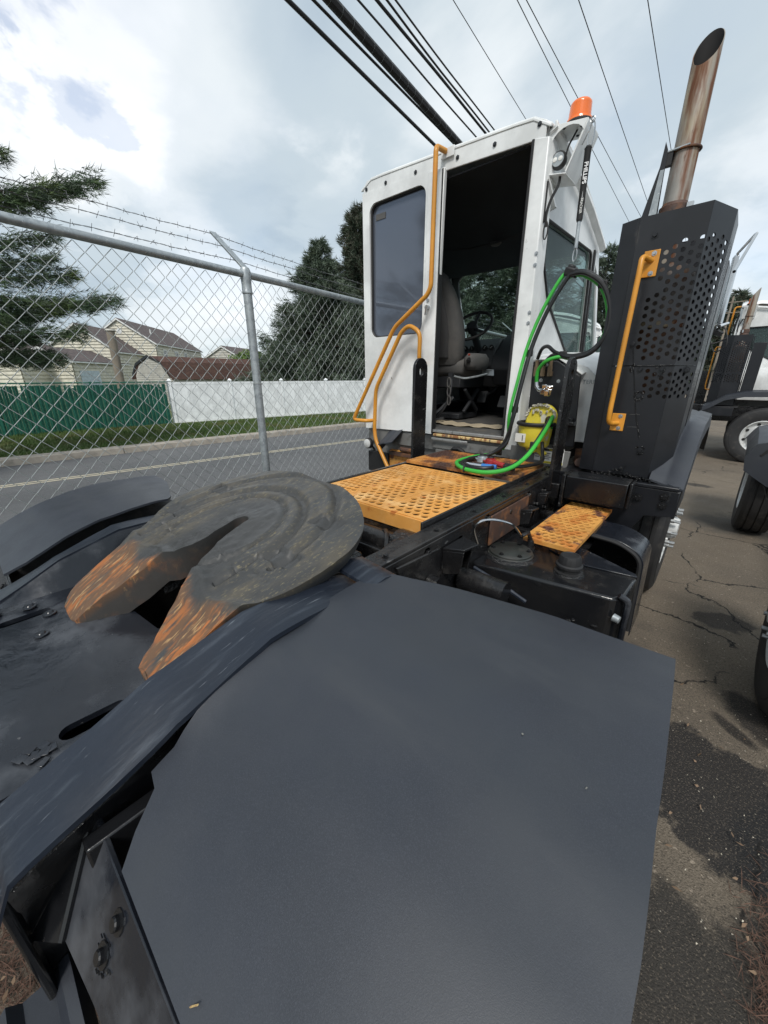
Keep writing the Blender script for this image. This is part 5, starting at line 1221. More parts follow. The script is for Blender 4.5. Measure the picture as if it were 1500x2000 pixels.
def stack():
    sc = Vector((-.445, 2.78, 0)); r = .054
    rows = []; n = 40; m = MB()
    # tube with slanted mouth opening to the rear right
    v = []; f = []; zl = np.linspace(2.16, 2.93, 14)
    for ring in range(15):
        for k in range(n):
            a = 2 * math.pi * k / n; x, y = math.cos(a), math.sin(a)
            top = 3.03 + .085 * (.55 * -x * -1 * .2 + .95 * y) + .01
            z = zl[ring] if ring < 14 else top
            v.append((sc.x + x * r, sc.y + y * r, z))
    for k in range(n):
        a = 2 * math.pi * k / n; x, y = math.cos(a), math.sin(a); top = 3.03 + .085 * (.11 * x + .95 * y) + .01; v.append((sc.x + x * r * .94, sc.y + y * r * .94, top - .001))
    for rg in range(15):
        for k in range(n): f.append((rg * n + k, rg * n + (k + 1) % n, (rg + 1) * n + (k + 1) % n, (rg + 1) * n + k))
    m.add(v, f); st = P(m, 'exhaust_stack', 'stack_metal')
    m = MB(); v = []
    for k in range(n):
        a = 2 * math.pi * k / n; x, y = math.cos(a), math.sin(a); top = 3.03 + .085 * (.11 * x + .95 * y) + .0095; v.append((sc.x + x * r * .938, sc.y + y * r * .938, top))
    for k in range(n):
        a = 2 * math.pi * k / n; v.append((sc.x + math.cos(a) * r * .92, sc.y + math.sin(a) * r * .92, 2.5))
    v.append((sc.x, sc.y, 2.5)); m.add(v, [(k, (k + 1) % n, n + (k + 1) % n, n + k) for k in range(n)] + [(n + k, n + (k + 1) % n, 2 * n) for k in range(n)]); P(m, 'pipe_bore', 'soot', parent=st)
    m = MB(); m.lathe([(r + .001, 2.30), (.063, 2.31), (.065, 2.36), (.062, 2.365), (.062, 2.375), (.066, 2.38), (.066, 2.425), (.058, 2.43), (r + .001, 2.44)], (sc.x, sc.y, 0), 'Z', 30); cl = P(m, 'band_clamp', 'rust_steel', parent=st)
    m = MB(); m.box(sc.x + .058, sc.x + .085, sc.y - .04, sc.y - .02, 2.375, 2.425); P(m, 'clamp_lug', 'stud_steel', parent=st)
    m = MB(); m.tube([(sc.x + math.cos(a) * (r + .006), sc.y + math.sin(a) * (r + .006), 2.655) for a in np.linspace(0, 2 * math.pi, 25)[:-1]], .0055, 7, closed=True); P(m, 'u_bolt', 'rust_steel', parent=st)
    m = MB(); m.tube([(sc.x - .085, sc.y - .052, 2.655), (sc.x + .02, sc.y - .060, 2.66)], .0055, 7); P(m, 'u_bolt_leg', 'galvanised', parent=st)
    m = MB(); m.prism([(-.595, 2.72, 2.30), (-.50, 2.72, 2.30), (-.515, 2.72, 2.665), (-.530, 2.72, 2.70), (-.535, 2.72, 2.60)], (0, .006, 0)); sb = P(m, 'stack_bracket', 'guard_black', bev=.001)
    m = MB(); m.prism([(-.548, 2.712, 2.30), (-.505, 2.712, 2.30), (-.512, 2.712, 2.58), (-.528, 2.712, 2.58)], (0, -.004, 0)); P(m, 'bracket_web', 'galvanised', parent=sb)
    m = MB(); m.box(-.53, -.49, 2.725, 2.76, 2.60, 2.66); P(m, 'bracket_block', 'rubber', parent=sb)
stack()
# panel and mirror beyond the guard
m = MB(); m.box(-.180, -.170, 2.96, 3.14, 1.24, 2.18); P(m, 'side_screen', 'guard_black', bev=.003)
for (x, y, z0, z1) in ((-.12, 4.55, 2.0, 2.50),):
    m = MB(); m.sheet([[(-.235, 4.44, z), (-.245, 4.50, z), (-.245, 4.58, z), (-.235, 4.64, z)] for z in (z0, z0 + .02, z1 - .02, z1)], .035, (1, 0, 0)); mi = P(m, 'mirror', 'chrome', bev=.008)
    m = MB(); m.tube(fillet([(-.16, 3.4, 2.20), (-.12, 4.0, 2.53), (-.22, 4.50, 2.52)], .05), .009, 7); m.tube(fillet([(-.16, 3.4, 1.9), (-.14, 4.0, 1.97), (-.22, 4.50, 1.98)], .05), .009, 7); m.tube([(-.22, 4.50, 1.98), (-.22, 4.50, 2.52)], .010, 7); P(m, 'mirror_arm', 'chrome', parent=mi)
    m = MB(); m.tube(spline([(-.22, 4.48, 2.0), (-.16, 4.42, 1.96), (-.13, 4.40, 1.84), (-.2, 4.43, 1.80), (-.26, 4.45, 1.93)]), .005, 5); m.tube(spline([(-.24, 4.48, 1.9), (-.30, 4.42, 1.98), (-.34, 4.40, 1.90), (-.22, 4.43, 1.86), (-.14, 4.45, 1.9)]), .006, 5); m.obox((-.22, 4.45, 1.95), (.10, .03, .035), (20, 30, 0)); P(m, 'mirror_wiring', 'rubber', parent=mi)

# --- drilled upright ears
def ear(x, y0, y1, ztop, th=.022):
    w = y1 - y0; mb = MB(); K = 10; o = [(0, 0), (w, 0)] + [(w / 2 + w / 2 * math.cos(a), ztop - .95 - w / 2 + w / 2 * math.sin(a)) for a in np.linspace(0, math.pi, K)]
    perf(mb, (x, y0, .95), (0, 1, 0), (0, 0, 1), o, [circle2(w / 2, ztop - .95 - w * .62, .021, .030, 14)], th); return P(mb, 'upright_ear', 'frame_black', bev=.002, ang=40)
ear(-.695, 2.30, 2.45, 1.70); ear(-1.66, 2.20, 2.345, 1.72)
m = MB(); m.box(-.74, -.655, 2.33, 2.36, .9, .99); P(m, 'ear_foot', 'frame_black', bev=.004)

# --- cab
YB = 2.65
XL, XR = -2.545, -1.105
def ztop(x): return lerp(3.000, 2.938, (x + 2.5) / 1.38)
cabw = 'cab_white'
# roof
rows = []
for y, dz in ((2.618, 0), (2.64, .012), (2.9, .03), (3.3, -.03), (3.7, -.15), (3.9, -.24), (3.96, -.28)):
    row = []
    for k in range(15):
        q = k / 14; x = lerp(XL - .012, XR + .02, q); e = min(q, 1 - q) * 1.47
        z = ztop(x) + dz + .038 * (1 - math.exp(-e / .05)) - (.0 if e > .001 else .02)
        row.append((x, y, z))
    rows.append(row)
m = MB(); m.sheet(rows, .02); roof = P(m, 'cab_roof', cabw, bev=.006, ang=50)
# rear header strip with rivets
m = MB(); m.prism([(XL + .01, 2.622, 2.925), (XR - .005, 2.622, 2.862), (XR - .005, 2.622, ztop(XR) + .003), (XR - .05, 2.622, ztop(XR) + .025), (XL + .05, 2.622, ztop(XL) + .025), (XL + .01, 2.622, ztop(XL) - .01)], (0, .012, 0)); P(m, 'roof_header', cabw, bev=.004)
bw = bolt_mesh(.008, .006, 'trim_dark', 'Y')
for x in (-2.50, -2.30, -2.02, -1.68, -1.42, -1.15): dup_part(bw, 'bolt', roof, Vector((x, 2.617, ztop(x) - .028 + (.02 if x > -1.2 else 0))) - ORG, (0, 0, R(180)))
m = MB(); m.box(XR + .022, XR + .028, 2.66, 3.88, 2.56, 2.585)
m2 = MB(); m2.sheet([[(XR + .045, y, z), (XR + .050, y, z - .03), (XR + .02, y, z - .045)] for y, z in ((2.64, 2.93), (3.1, 2.86), (3.5, 2.77), (3.88, 2.655), (3.97, 2.62))], .014, (-1, 0, 0)); P(m2, 'drip_rail', cabw, bev=.003)
# fixed left part of the rear wall with window opening
def rrect(x0, x1, z0, z1, r, n=5):
    o = []
    for (cx_, cz_, a0) in ((x1 - r, z0 + r, -90), (x1 - r, z1 - r, 0), (x0 + r, z1 - r, 90), (x0 + r, z0 + r, 180)):
        for k in range(n + 1): a = R(a0 + 90 * k / n); o.append((cx_ + r * math.cos(a), cz_ + r * math.sin(a)))
    return o
win = rrect(-2.472, -1.925, 1.915, 2.868, .07)
m = MB(); perf(m, (0, YB, 0), (1, 0, 0), (0, 0, 1), [(XL, 1.14), (-1.842, 1.155), (-1.842, 2.925), (XL, 2.955)], [win], -.03); P(m, 'rear_wall', cabw, ang=30)
m = MB(); m.tube([(x, YB - .004, z) for x, z in win], .012, 8, closed=True); wf = P(m, 'window_seal', 'rubber')
m = MB(); m.prism([(x, YB + .006, z) for x, z in rrect(-2.47, -1.927, 1.917, 2.866, .07)], (0, .005, 0)); P(m, 'rear_window', 'glass_tint', parent=wf)
m = MB(); m.box(-2.43, -2.33, YB + .001, YB + .004, 2.76, 2.80); P(m, 'window_label', 'seat_cloth', parent=wf)
# sliding door leaf pushed left
m = MB(); m.prism([(-1.90, 2.602, 1.152), (-1.785, 2.602, 1.150), (-1.765, 2.602, 2.905), (-1.898, 2.602, 2.912)], (0, .035, 0)); sdoor = P(m, 'sliding_door', cabw, bev=.005)
m = MB(); m.box(-1.783, -1.772, 2.60, 2.645, 1.16, 2.90); P(m, 'door_seal', 'rubber', parent=sdoor)
m = MB(); m.cyl((-1.858, 2.60, 2.085), (-1.858, 2.575, 2.085), .016, n=12); m.obox((-1.855, 2.572, 2.06), (.014, .012, .055), (0, 10, 0)); P(m, 'door_latch', 'stud_steel', parent=sdoor)
m = MB(); m.cyl((-1.862, 2.602, 2.135), (-1.862, 2.594, 2.135), .012, n=12); P(m, 'door_lock', 'stud_steel', parent=sdoor)
# right corner pillar
m = MB(); m.prism([(-1.168, 2.618, 1.10), (-1.062, 2.618, 1.10), (-1.085, 2.618, 2.86), (-1.172, 2.618, 2.875)], (0, .05, 0)); pil = P(m, 'corner_pillar', cabw, bev=.006)
m = MB(); m.prism([(-1.062, 2.622, 1.12), (-1.045, 2.72, 1.12), (-1.075, 2.72, 2.87), (-1.085, 2.622, 2.86)], (-.012, 0, 0)); P(m, 'corner_strip', cabw, bev=.003)
bwh = bolt_mesh(.0075, .005, 'stud_steel', 'Y')
for z in (2.30, 2.24, 1.98, 1.92): dup_part(bwh, 'bolt', pil, Vector((-1.082, 2.616, z)) - ORG, (0, 0, R(180)))
m = MB(); m.box(-1.182, -1.169, 2.612, 2.66, 1.16, 2.87); P(m, 'door_seal', 'rubber')
# right side wall with raked window
swin = fillet([(2.79, 0, 2.515), (3.76, 0, 2.535), (3.90, 0, 1.775), (3.52, 0, 1.765), (2.95, 0, 2.09), (2.79, 0, 2.30), (2.79, 0, 2.515)], .05, 4)[:-1]
swin = [(p.x, p.z) for p in swin]
m = MB(); perf(m, (XR, 0, 0), (0, 1, 0), (0, 0, 1), [(2.66, 1.16), (4.42, 1.16), (4.42, 1.78), (3.965, 2.60), (3.90, 2.66), (2.66, 2.93)], [swin, [(3.95, 1.78), (4.36, 1.78), (4.0, 2.44), (3.93, 2.48)]], .03); P(m, 'side_wall', cabw, ang=30)
m = MB(); m.tube([(XR + .002, y, z) for y, z in swin], .010, 7, closed=True); sf = P(m, 'window_seal', 'rubber')
m = MB(); m.prism([(XR - .012, y, z) for y, z in swin], (-.005, 0, 0)); P(m, 'side_window', 'glass_clear', parent=sf)
m = MB(); m.prism([(XR - .012, y, z) for y, z in ((3.95, 1.78), (4.36, 1.78), (4.0, 2.44), (3.93, 2.48))], (-.005, 0, 0)); P(m, 'side_window', 'glass_clear', parent=sf)
m = MB(); m.prism([(XR + .006, 3.80, 2.56), (XR + .006, 3.835, 2.55), (XR + .006, 3.96, 1.72), (XR + .006, 3.925, 1.72)], (.012, 0, 0)); P(m, 'window_post', 'rubber')
# left side wall with small window
lw = rrect(3.35, 3.98, 1.9, 2.52, .08)
m = MB(); perf(m, (XL, 0, 0), (0, 1, 0), (0, 0, 1), [(2.66, 1.16), (4.42, 1.16), (4.42, 1.86), (4.04, 2.60), (3.90, 2.70), (2.66, 2.96)], [lw], -.03); P(m, 'side_wall', cabw, ang=30)
m = MB(); m.prism([(XL + .012, y, z) for y, z in lw], (.004, 0, 0)); P(m, 'side_window', 'glass_plain')
# windscreen wall
ws = rrect(-2.44, -1.19, 1.86, 2.585, .07)
O_ = Vector((0, 4.24, 1.5)); V_ = Vector((0, -.30, 1.15)).normalized()
m = MB(); perf(m, tuple(O_), (1, 0, 0), tuple(V_), [(XL + .032, -.36), (XR - .032, -.36), (XR - .032, 1.19), (XL + .032, 1.19)], [[(x, (z - 1.5) * 1.034) for x, z in ws]], -.03); P(m, 'front_wall', 'interior_dark', ang=30)
m = MB(); m.prism([O_ + Vector((x, .012, 0)) + V_ * ((z - 1.5) * 1.034) for x, z in ws], (0, .004, 0)); P(m, 'windscreen', 'glass_plain')
# liner, floor, sill
m = MB(); m.sheet([[(x, y, z) for x in np.linspace(XL + .035, XR - .035, 6)] for y, z in ((2.66, 2.87), (3.0, 2.86), (3.5, 2.70), (3.86, 2.57))], .01); P(m, 'headliner', 'headliner')
m = MB(); m.box(XL + .032, XL + .042, 2.68, 3.33, 1.2, 2.9); P(m, 'side_liner', 'headliner')
m = MB(); m.prism([(XR - .033, 2.68, 2.53), (XR - .033, 3.86, 2.545), (XR - .033, 3.86, 2.60), (XR - .033, 2.68, 2.88)], (-.01, 0, 0)); P(m, 'side_liner', 'headliner')
m = MB(); m.prism([(XR - .033, 2.68, 1.2), (XR - .033, 4.3, 1.2), (XR - .033, 4.3, 1.76), (XR - .033, 3.52, 1.75), (XR - .033, 2.93, 2.08), (XR - .033, 2.78, 2.3), (XR - .033, 2.78, 2.54), (XR - .033, 2.68, 2.54)], (-.01, 0, 0)); P(m, 'side_liner', 'headliner')
m = MB(); m.box(XL + .035, -1.845, 2.684, 2.69, 1.2, 1.91); P(m, 'side_liner', 'headliner')
m = MB(); m.tube(spline([(-2.35, 3.35, 2.70), (-2.1, 3.42, 2.665), (-1.8, 3.42, 2.655), (-1.5, 3.38, 2.67)]), .008, 5); P(m, 'headliner_seam', 'interior_dark')
m = MB(); m.lathe([(0, -.022), (.035, -.018), (.05, 0)], (-1.80, 3.47, 2.668), 'Z', 16); P(m, 'dome_lamp', 'seat_cloth')
m = MB(); m.box(XL + .03, XR - .03, 2.64, 4.3, 1.185, 1.20); P(m, 'cab_floor', 'floor_mat')
m = MB(); m.box(-1.775, -1.165, 2.605, 2.64, 1.170, 1.192); P(m, 'sill_top', 'aluminium', bev=.003)
m = MB(); m.box(-1.765, -1.125, 2.598, 2.63, 1.140, 1.162); P(m, 'sill_tread', 'sill_worn', bev=.006)
m = MB(); m.box(-1.770, -1.44, 2.585, 2.60, 1.113, 1.130); P(m, 'door_track', 'aluminium', bev=.003)
m = MB(); m.box(XL + .02, -1.10, 2.635, 2.66, 1.02, 1.139); m.box(-1.78, -1.06, 2.62, 2.65, 1.04, 1.112); P(m, 'cab_base', 'cab_grey', bev=.004)
m = MB(); m.box(-2.53, -1.10, 2.66, 4.2, .90, 1.16); P(m, 'cab_underframe', 'cab_grey', bev=.006)
m = MB(); m.prism([(-1.10, 2.61, 1.14), (-.70, 2.61, 1.14), (-.71, 2.61, 1.00), (-1.74, 2.61, 1.00), (-1.74, 2.61, 1.035), (-1.10, 2.61, 1.035)], (0, .018, 0)); P(m, 'rear_sill', 'cab_grey', bev=.003)
m = MB(); m.tube([(-1.60, 2.63, 1.03), (-1.56, 2.60, 1.06), (-1.52, 2.60, 1.065), (-1.48, 2.60, 1.05), (-1.46, 2.61, 1.02)], .016, 8); P(m, 'rubber_mount', 'rubber')
# stickers on the sill
lb = MB(); lb.box(-.870, -.735, 2.604, 2.608, 1.045, 1.150); l1 = P(lb, 'warning_label', 'label_white', bev=0)
for (x0, x1, z0, z1, mm) in ((-.868, -.737, 1.130, 1.147, 'print_black'), (-.868, -.737, 1.047, 1.062, 'label_yellow'), (-.862, -.82, 1.112, 1.116, 'print_black'), (-.862, -.83, 1.100, 1.104, 'print_black'), (-.862, -.815, 1.088, 1.092, 'print_black'), (-.862, -.825, 1.076, 1.080, 'print_black'), (-.86, -.81, 1.052, 1.056, 'print_black')):
    q = MB(); q.box(x0, x1, 2.6025, 2.6038, z0, z1); P(q, 'print', mm, parent=l1)
q = MB(); q.tube([(-.772 + .024 * math.cos(a), 2.603, 1.098 + .024 * math.sin(a)) for a in np.linspace(0, 6.283, 21)[:-1]], .0025, 4, closed=True); q.tube([(-.788, 2.603, 1.114), (-.756, 2.603, 1.082)], .0025, 4); P(q, 'prohibition_sign', 'print_red', parent=l1)
q = MB(); q.obox((-.772, 2.6035, 1.097), (.022, .001, .012), (0, 30, 0)); P(q, 'print', 'print_black', parent=l1)
text_obj('WARNING', .013, (-.800, 2.6018, 1.1385), (1, 0, 0), (0, 0, 1), 'label_yellow', 'label_text', l1)
lb = MB(); lb.box(-.925, -.885, 2.604, 2.608, 1.06, 1.14); l2 = P(lb, 'side_label', 'label_white', bev=0)
for z in (1.12, 1.10, 1.085): q = MB(); q.box(-.92, -.892, 2.6025, 2.6038, z, z + .004); P(q, 'print', 'print_black', parent=l2)
q = MB(); q.box(-.924, -.886, 2.6025, 2.6038, 1.124, 1.139); P(q, 'print', 'label_yellow', parent=l2)
# seat
def blob(name, mname, rowsf, parent=truck):
    m = MB(); m.lathe([(0, 0)], (0, 0, 0)); m = MB()
    n = 22; V = []; 
    for (c, rx, ry, e) in rowsf:
        for k in range(n):
            a = 2 * math.pi * k / n; ca, sa = math.cos(a), math.sin(a); p = 2 / e
            V.append((c[0] + rx * math.copysign(abs(ca) ** p, ca), c[1] + ry * math.copysign(abs(sa) ** p, sa), c[2]))
    F = [(i * n + k, i * n + (k + 1) % n, (i + 1) * n + (k + 1) % n, (i + 1) * n + k) for i in range(len(rowsf) - 1) for k in range(n)]
    F.append(tuple(range(n))[::-1]); F.append(tuple((len(rowsf) - 1) * n + k for k in range(n)))
    m.add(V, F); return P(m, name, mname, parent=parent, ang=60)
back = blob('seat_backrest', 'seat_cloth', [((-2.14, 3.22, 1.70), .20, .07, 3), ((-2.14, 3.22, 1.78), .24, .095, 3), ((-2.14, 3.20, 1.95), .245, .10, 3), ((-2.14, 3.17, 2.12), .225, .09, 3), ((-2.14, 3.13, 2.28), .17, .075, 3), ((-2.14, 3.10, 2.40), .11, .06, 2.6), ((-2.14, 3.09, 2.44), .06, .035, 2.4)])
blob('backrest_panel', 'seat_side', [((-2.165, 3.165, 1.76), .17, .07, 3), ((-2.165, 3.14, 1.95), .18, .075, 3), ((-2.165, 3.10, 2.12), .16, .065, 3), ((-2.165, 3.06, 2.30), .11, .05, 3), ((-2.165, 3.06, 2.38), .06, .03, 3)], back)
blob('seat_cushion', 'seat_cloth', [((-2.12, 3.42, 1.60), .24, .22, 3.4), ((-2.12, 3.43, 1.64), .27, .26, 3.4), ((-2.12, 3.43, 1.72), .27, .27, 3.2), ((-2.12, 3.42, 1.76), .22, .23, 3)])
ar = blob('armrest', 'seat_cloth', [((-1.80, 3.30, 1.655), .055, .13, 3), ((-1.80, 3.30, 1.69), .075, .16, 2.6), ((-1.80, 3.30, 1.75), .075, .17, 2.4), ((-1.80, 3.30, 1.79), .05, .13, 2.4)])
m = MB(); m.obox((-1.79, 3.16, 1.745), (.03, .10, .03), (30, 0, 10)); P(m, 'arm_control', 'rubber', parent=ar)
m = MB(); m.obox((-1.775, 3.115, 1.775), (.015, .012, .012), (30, 0, 10)); P(m, 'control_button', 'print_red', parent=ar)
m = MB(); m.box(-2.36, -1.90, 3.20, 3.66, 1.50, 1.60); m.box(-2.34, -1.92, 3.25, 3.62, 1.21, 1.26); m.obox((-1.90, 3.43, 1.38), (.03, .34, .03), (38, 0, 0)); m.obox((-1.90, 3.43, 1.38), (.03, .34, .03), (-38, 0, 0)); P(m, 'seat_base', 'interior_dark', bev=.008)
m = MB(); m.tube(fillet([(-1.90, 3.10, 1.60), (-1.80, 3.10, 1.58), (-1.72, 3.20, 1.60), (-1.72, 3.36, 1.62)], .04), .009, 7); P(m, 'seat_lever', 'galvanised')
m = MB(); m.tube(spline([(-1.90, 3.05, 1.62), (-1.88, 3.02, 1.50), (-1.90, 3.02, 1.40), (-1.95, 3.0, 1.30), (-2.02, 3.0, 1.23)]), .012, 6); m.obox((-1.90, 3.04, 1.60), (.04, .02, .06), (0, 0, 0)); P(m, 'seat_belt', 'interior_dark')
m = MB()
for k in range(3): m.tube([(-1.885 + .016 * math.cos(a) + k * .005, 2.99, 1.55 - k * .075 + .04 * math.sin(a)) for a in np.linspace(0, 6.28, 13)[:-1]], .006, 5, closed=True)
P(m, 'belt_tether', 'seat_cloth')
m = MB(); m.tube([(-2.12, 2.95, 1.32), (-1.98, 2.96, 1.48)], .006, 6); m.tube([(-2.14, 2.93, 1.205), (-2.05, 2.93, 1.22), (-1.90, 3.1, 1.42)], .013, 6); m.obox((-2.0, 2.94, 1.225), (.20, .03, .02), (0, -12, 10)); P(m, 'floor_lever', 'interior_grey')
m = MB(); m.obox((-2.02, 2.93, 1.31), (.02, .012, .025)); P(m, 'lever_tab', 'sill_worn')
# dashboard and steering
m = MB(); m.prism([(-2.43, 3.62, 1.70), (-2.43, 3.66, 1.86), (-2.43, 3.78, 1.95), (-2.43, 4.10, 1.96), (-2.43, 4.10, 1.5), (-2.43, 3.75, 1.5)], (.63, 0, 0)); dash = P(m, 'dashboard', 'interior_grey', bev=.015, seg=3)
m = MB(); m.prism([(-1.80, 3.56, 1.66), (-1.80, 3.60, 1.78), (-1.80, 3.86, 1.985), (-1.80, 4.12, 1.98), (-1.80, 4.12, 1.5), (-1.80, 3.66, 1.52)], (.30, 0, 0)); dsh2 = P(m, 'dashboard_console', 'interior_dark', bev=.014, seg=3)
m = MB(); m.prism([(-1.496, 3.50, 1.60), (-1.496, 3.54, 1.78), (-1.496, 3.80, 1.90), (-1.496, 4.12, 1.90), (-1.496, 4.12, 1.55)], (.34, 0, 0)); dsh3 = P(m, 'side_console', 'interior_grey', bev=.012, seg=3)
for r_ in range(2):
    for k in range(4):
        q = MB(); q.obox((-1.44 + k * .055, 3.522 + r_ * .0, 1.745 - r_ * .07), (.03, .014, .035), (-14, 0, 0)); P(q, 'rocker_switch', 'rubber', parent=dsh3, bev=.003)
        q = MB(); q.obox((-1.44 + k * .055, 3.513, 1.753 - r_ * .07), (.010, .004, .006), (-14, 0, 0)); P(q, 'switch_mark', 'label_white', parent=dsh3)
q = MB(); q.prism([(-1.93, 3.545, 1.612), (-1.74, 3.545, 1.605), (-1.74, 3.535, 1.660), (-1.93, 3.535, 1.668)], (0, -.004, 0)); dl = P(q, 'dash_label', 'label_blue')
for k in range(3):
    q = MB(); q.box(-1.92 + .01 * k, -1.76 - .02 * k, 3.529, 3.531, 1.650 - k * .013, 1.6535 - k * .013); P(q, 'print', 'interior_grey', parent=dl)
for k in range(5):
    q = MB(); a = k; q.cyl((-2.12 + k * .07, 3.650, 1.86), (-2.12 + k * .07, 3.640, 1.86), .026, n=16); g_ = P(q, 'gauge', 'print_black', parent=dash)
    q = MB(); q.obox((-2.12 + k * .07, 3.638, 1.865), (.003, .002, .026), (0, 20 * k - 30, 0)); P(q, 'gauge_needle', 'label_white', parent=dash)
sc = Vector((-1.975, 3.48, 2.045)); axd = Vector((.04, -.58, .62)).normalized(); ux = Vector((1, 0, 0)); ux = (ux - axd * ux.dot(axd)).normalized(); uy = axd.cross(ux)
m = MB(); m.tube([sc + (ux * math.cos(a) + uy * math.sin(a)) * .185 for a in np.linspace(0, 6.283, 41)[:-1]], .014, 10, closed=True); st_ = P(m, 'steering_wheel', 'rubber')
m = MB()
for a in (R(90), R(210), R(330)): m.tube([sc - axd * .03, sc + (ux * math.cos(a) + uy * math.sin(a)) * .18], .014, 6)
m.cyl(sc - axd * .05, sc + axd * .015, .05, n=18); P(m, 'wheel_hub', 'interior_dark', parent=st_)
m = MB(); m.tube([sc - axd * .04, sc - axd * .35, (-1.95, 3.98, 1.45)], .035, 10); P(m, 'steering_column', 'interior_dark')
for (x, z) in ((-1.93, 1.40), (-1.70, 1.36)):
    m = MB(); m.obox((x, 3.72, z), (.09, .02, .12), (-28, 0, 0)); m.tube([(x, 3.73, z), (x + .05, 3.88, z + .06), (x + .05, 4.0, 1.55)], .012, 6); P(m, 'pedal', 'interior_grey', bev=.003)
m = MB(); m.box(-1.50, -1.20, 4.14, 4.16, 1.22, 1.62); P(m, 'kick_panel', 'seat_cloth')
m = MB(); m.tube([(-1.58, 4.32, 1.86), (-1.84, 4.36, 2.06)], .012, 6); m.box(-1.95, -1.45, 4.36, 4.40, 1.80, 1.84); P(m, 'wiper_arm', 'rim_white')
# engine hood and panel right of the cab
m = MB()
hs = [(2.80, 1.70, -.66), (3.0, 1.745, -.64), (3.6, 1.78, -.60), (4.2, 1.76, -.58), (4.75, 1.68, -.60), (4.95, 1.5, -.64), (5.0, 1.2, -.66)]
m.sheet([[(-1.10, y, z + .01), (-.86, y, z), (x - .07, y, z - .055), (x - .015, y, z - .11), (x, y, z - .2), (x + .005, y, min(z - .22, 1.45)), (x + .01, y, 1.17)] for y, z, x in hs], .012, (-.3, .0, -1)); hood = P(m, 'hood', cabw, bev=.004, ang=45)
m = MB(); m.sheet([[(XL + .1, y, z), (-1.11, y, z)] for y, z in ((4.28, 1.74), (4.7, 1.66), (4.9, 1.5), (4.96, 1.1))], .012); P(m, 'hood_left', cabw)
m = MB(); m.box(XL + .05, -.62, 4.97, 5.10, .62, 1.0); P(m, 'front_bumper', 'guard_black', bev=.02)
m = MB(); m.prism([(-1.09, 2.79, 1.18), (-.655, 2.79, 1.18), (-.655, 2.79, 1.50), (-.672, 2.79, 1.60), (-.73, 2.79, 1.655), (-.86, 2.79, 1.70), (-1.09, 2.79, 1.71)], (0, .012, 0)); P(m, 'hood_end', cabw, bev=.004)
text_obj('TERM', .036, (-.702, 2.787, 1.565), (1, 0, 0), (0, 0, 1), 'galvanised', 'hood_lettering', hood)
m = MB(); m.prism([(-1.060, 2.72, 1.155), (-.715, 2.72, 1.155), (-.745, 2.72, 1.60), (-.90, 2.72, 1.695), (-1.060, 2.72, 1.695)], (0, .012, 0)); ep = P(m, 'engine_panel', 'guard_black', bev=.004)
for q in ((-.965, 1.67), (-.875, 1.57), (-.88, 1.36), (-.99, 1.575), (-.80, 1.30), (-.945, 1.49)): dup_part(bwh, 'bolt', ep, Vector((q[0], 2.717, q[1])) - ORG, (0, 0, R(180)))
m = MB(); m.prism([(-1.06, 2.735, 1.700), (-.895, 2.735, 1.703), (-.74, 2.735, 1.605), (-.735, 2.80, 1.62), (-.895, 2.80, 1.72), (-1.06, 2.80, 1.718)], (0, 0, .010)); P(m, 'hood_lip', cabw, bev=.004)
for x in (-1.02, -.975, -.93):
    m = MB(); m.cyl((x, 2.69, 1.60), (x, 2.69, 1.66), .016, n=6); m.cyl((x, 2.69, 1.66), (x, 2.69, 1.70), .012, n=10); m.box(x - .012, x + .012, 2.69, 2.722, 1.60, 1.63); P(m, 'hose_fitting', 'sill_dull')
m = MB(); m.cyl((-.665, 2.78, 1.05), (-.665, 2.78, 1.14), .05, n=14); m.cyl((-.66, 2.9, .98), (-.64, 2.62, 1.08), .03, n=12); P(m, 'cab_mount', 'rust_steel', bev=.004)
m = MB(); m.box(-.83, -.74, 2.66, 2.715, 1.285, 1.345); m.box(-.77, -.715, 2.62, 2.70, 1.30, 1.325); P(m, 'bucket_bracket', 'black_paint', bev=.004)
# handrails on the rear wall
m = MB(); m.tube(fillet([(-1.762, 2.60, 2.985), (-1.775, 2.52, 2.985), (-1.768, 2.50, 2.96), (-1.768, 2.50, 2.20), (-1.795, 2.50, 2.150), (-2.105, 2.50, 1.958), (-2.593, 2.50, 1.220), (-2.44, 2.52, 1.218), (-2.42, 2.63, 1.218)], .05, 6), .0165, 12); hr = P(m, 'handrail', 'rail_yellow')
m = MB(); m.box(-1.80, -1.70, 2.605, 2.612, 2.95, 3.005); P(m, 'rail_flange', 'cab_white', parent=hr, bev=.003)
m = MB(); m.tube(fillet([(-2.10, 2.46, .80), (-2.175, 2.47, .895), (-2.30, 2.49, 1.06), (-2.325, 2.50, 1.15), (-2.305, 2.50, 1.497), (-2.030, 2.50, 1.925), (-1.955, 2.50, 1.965), (-1.85, 2.50, 1.910), (-1.853, 2.50, 1.71), (-1.853, 2.58, 1.69)], .055, 6), .0165, 12); P(m, 'handrail', 'rail_yellow')
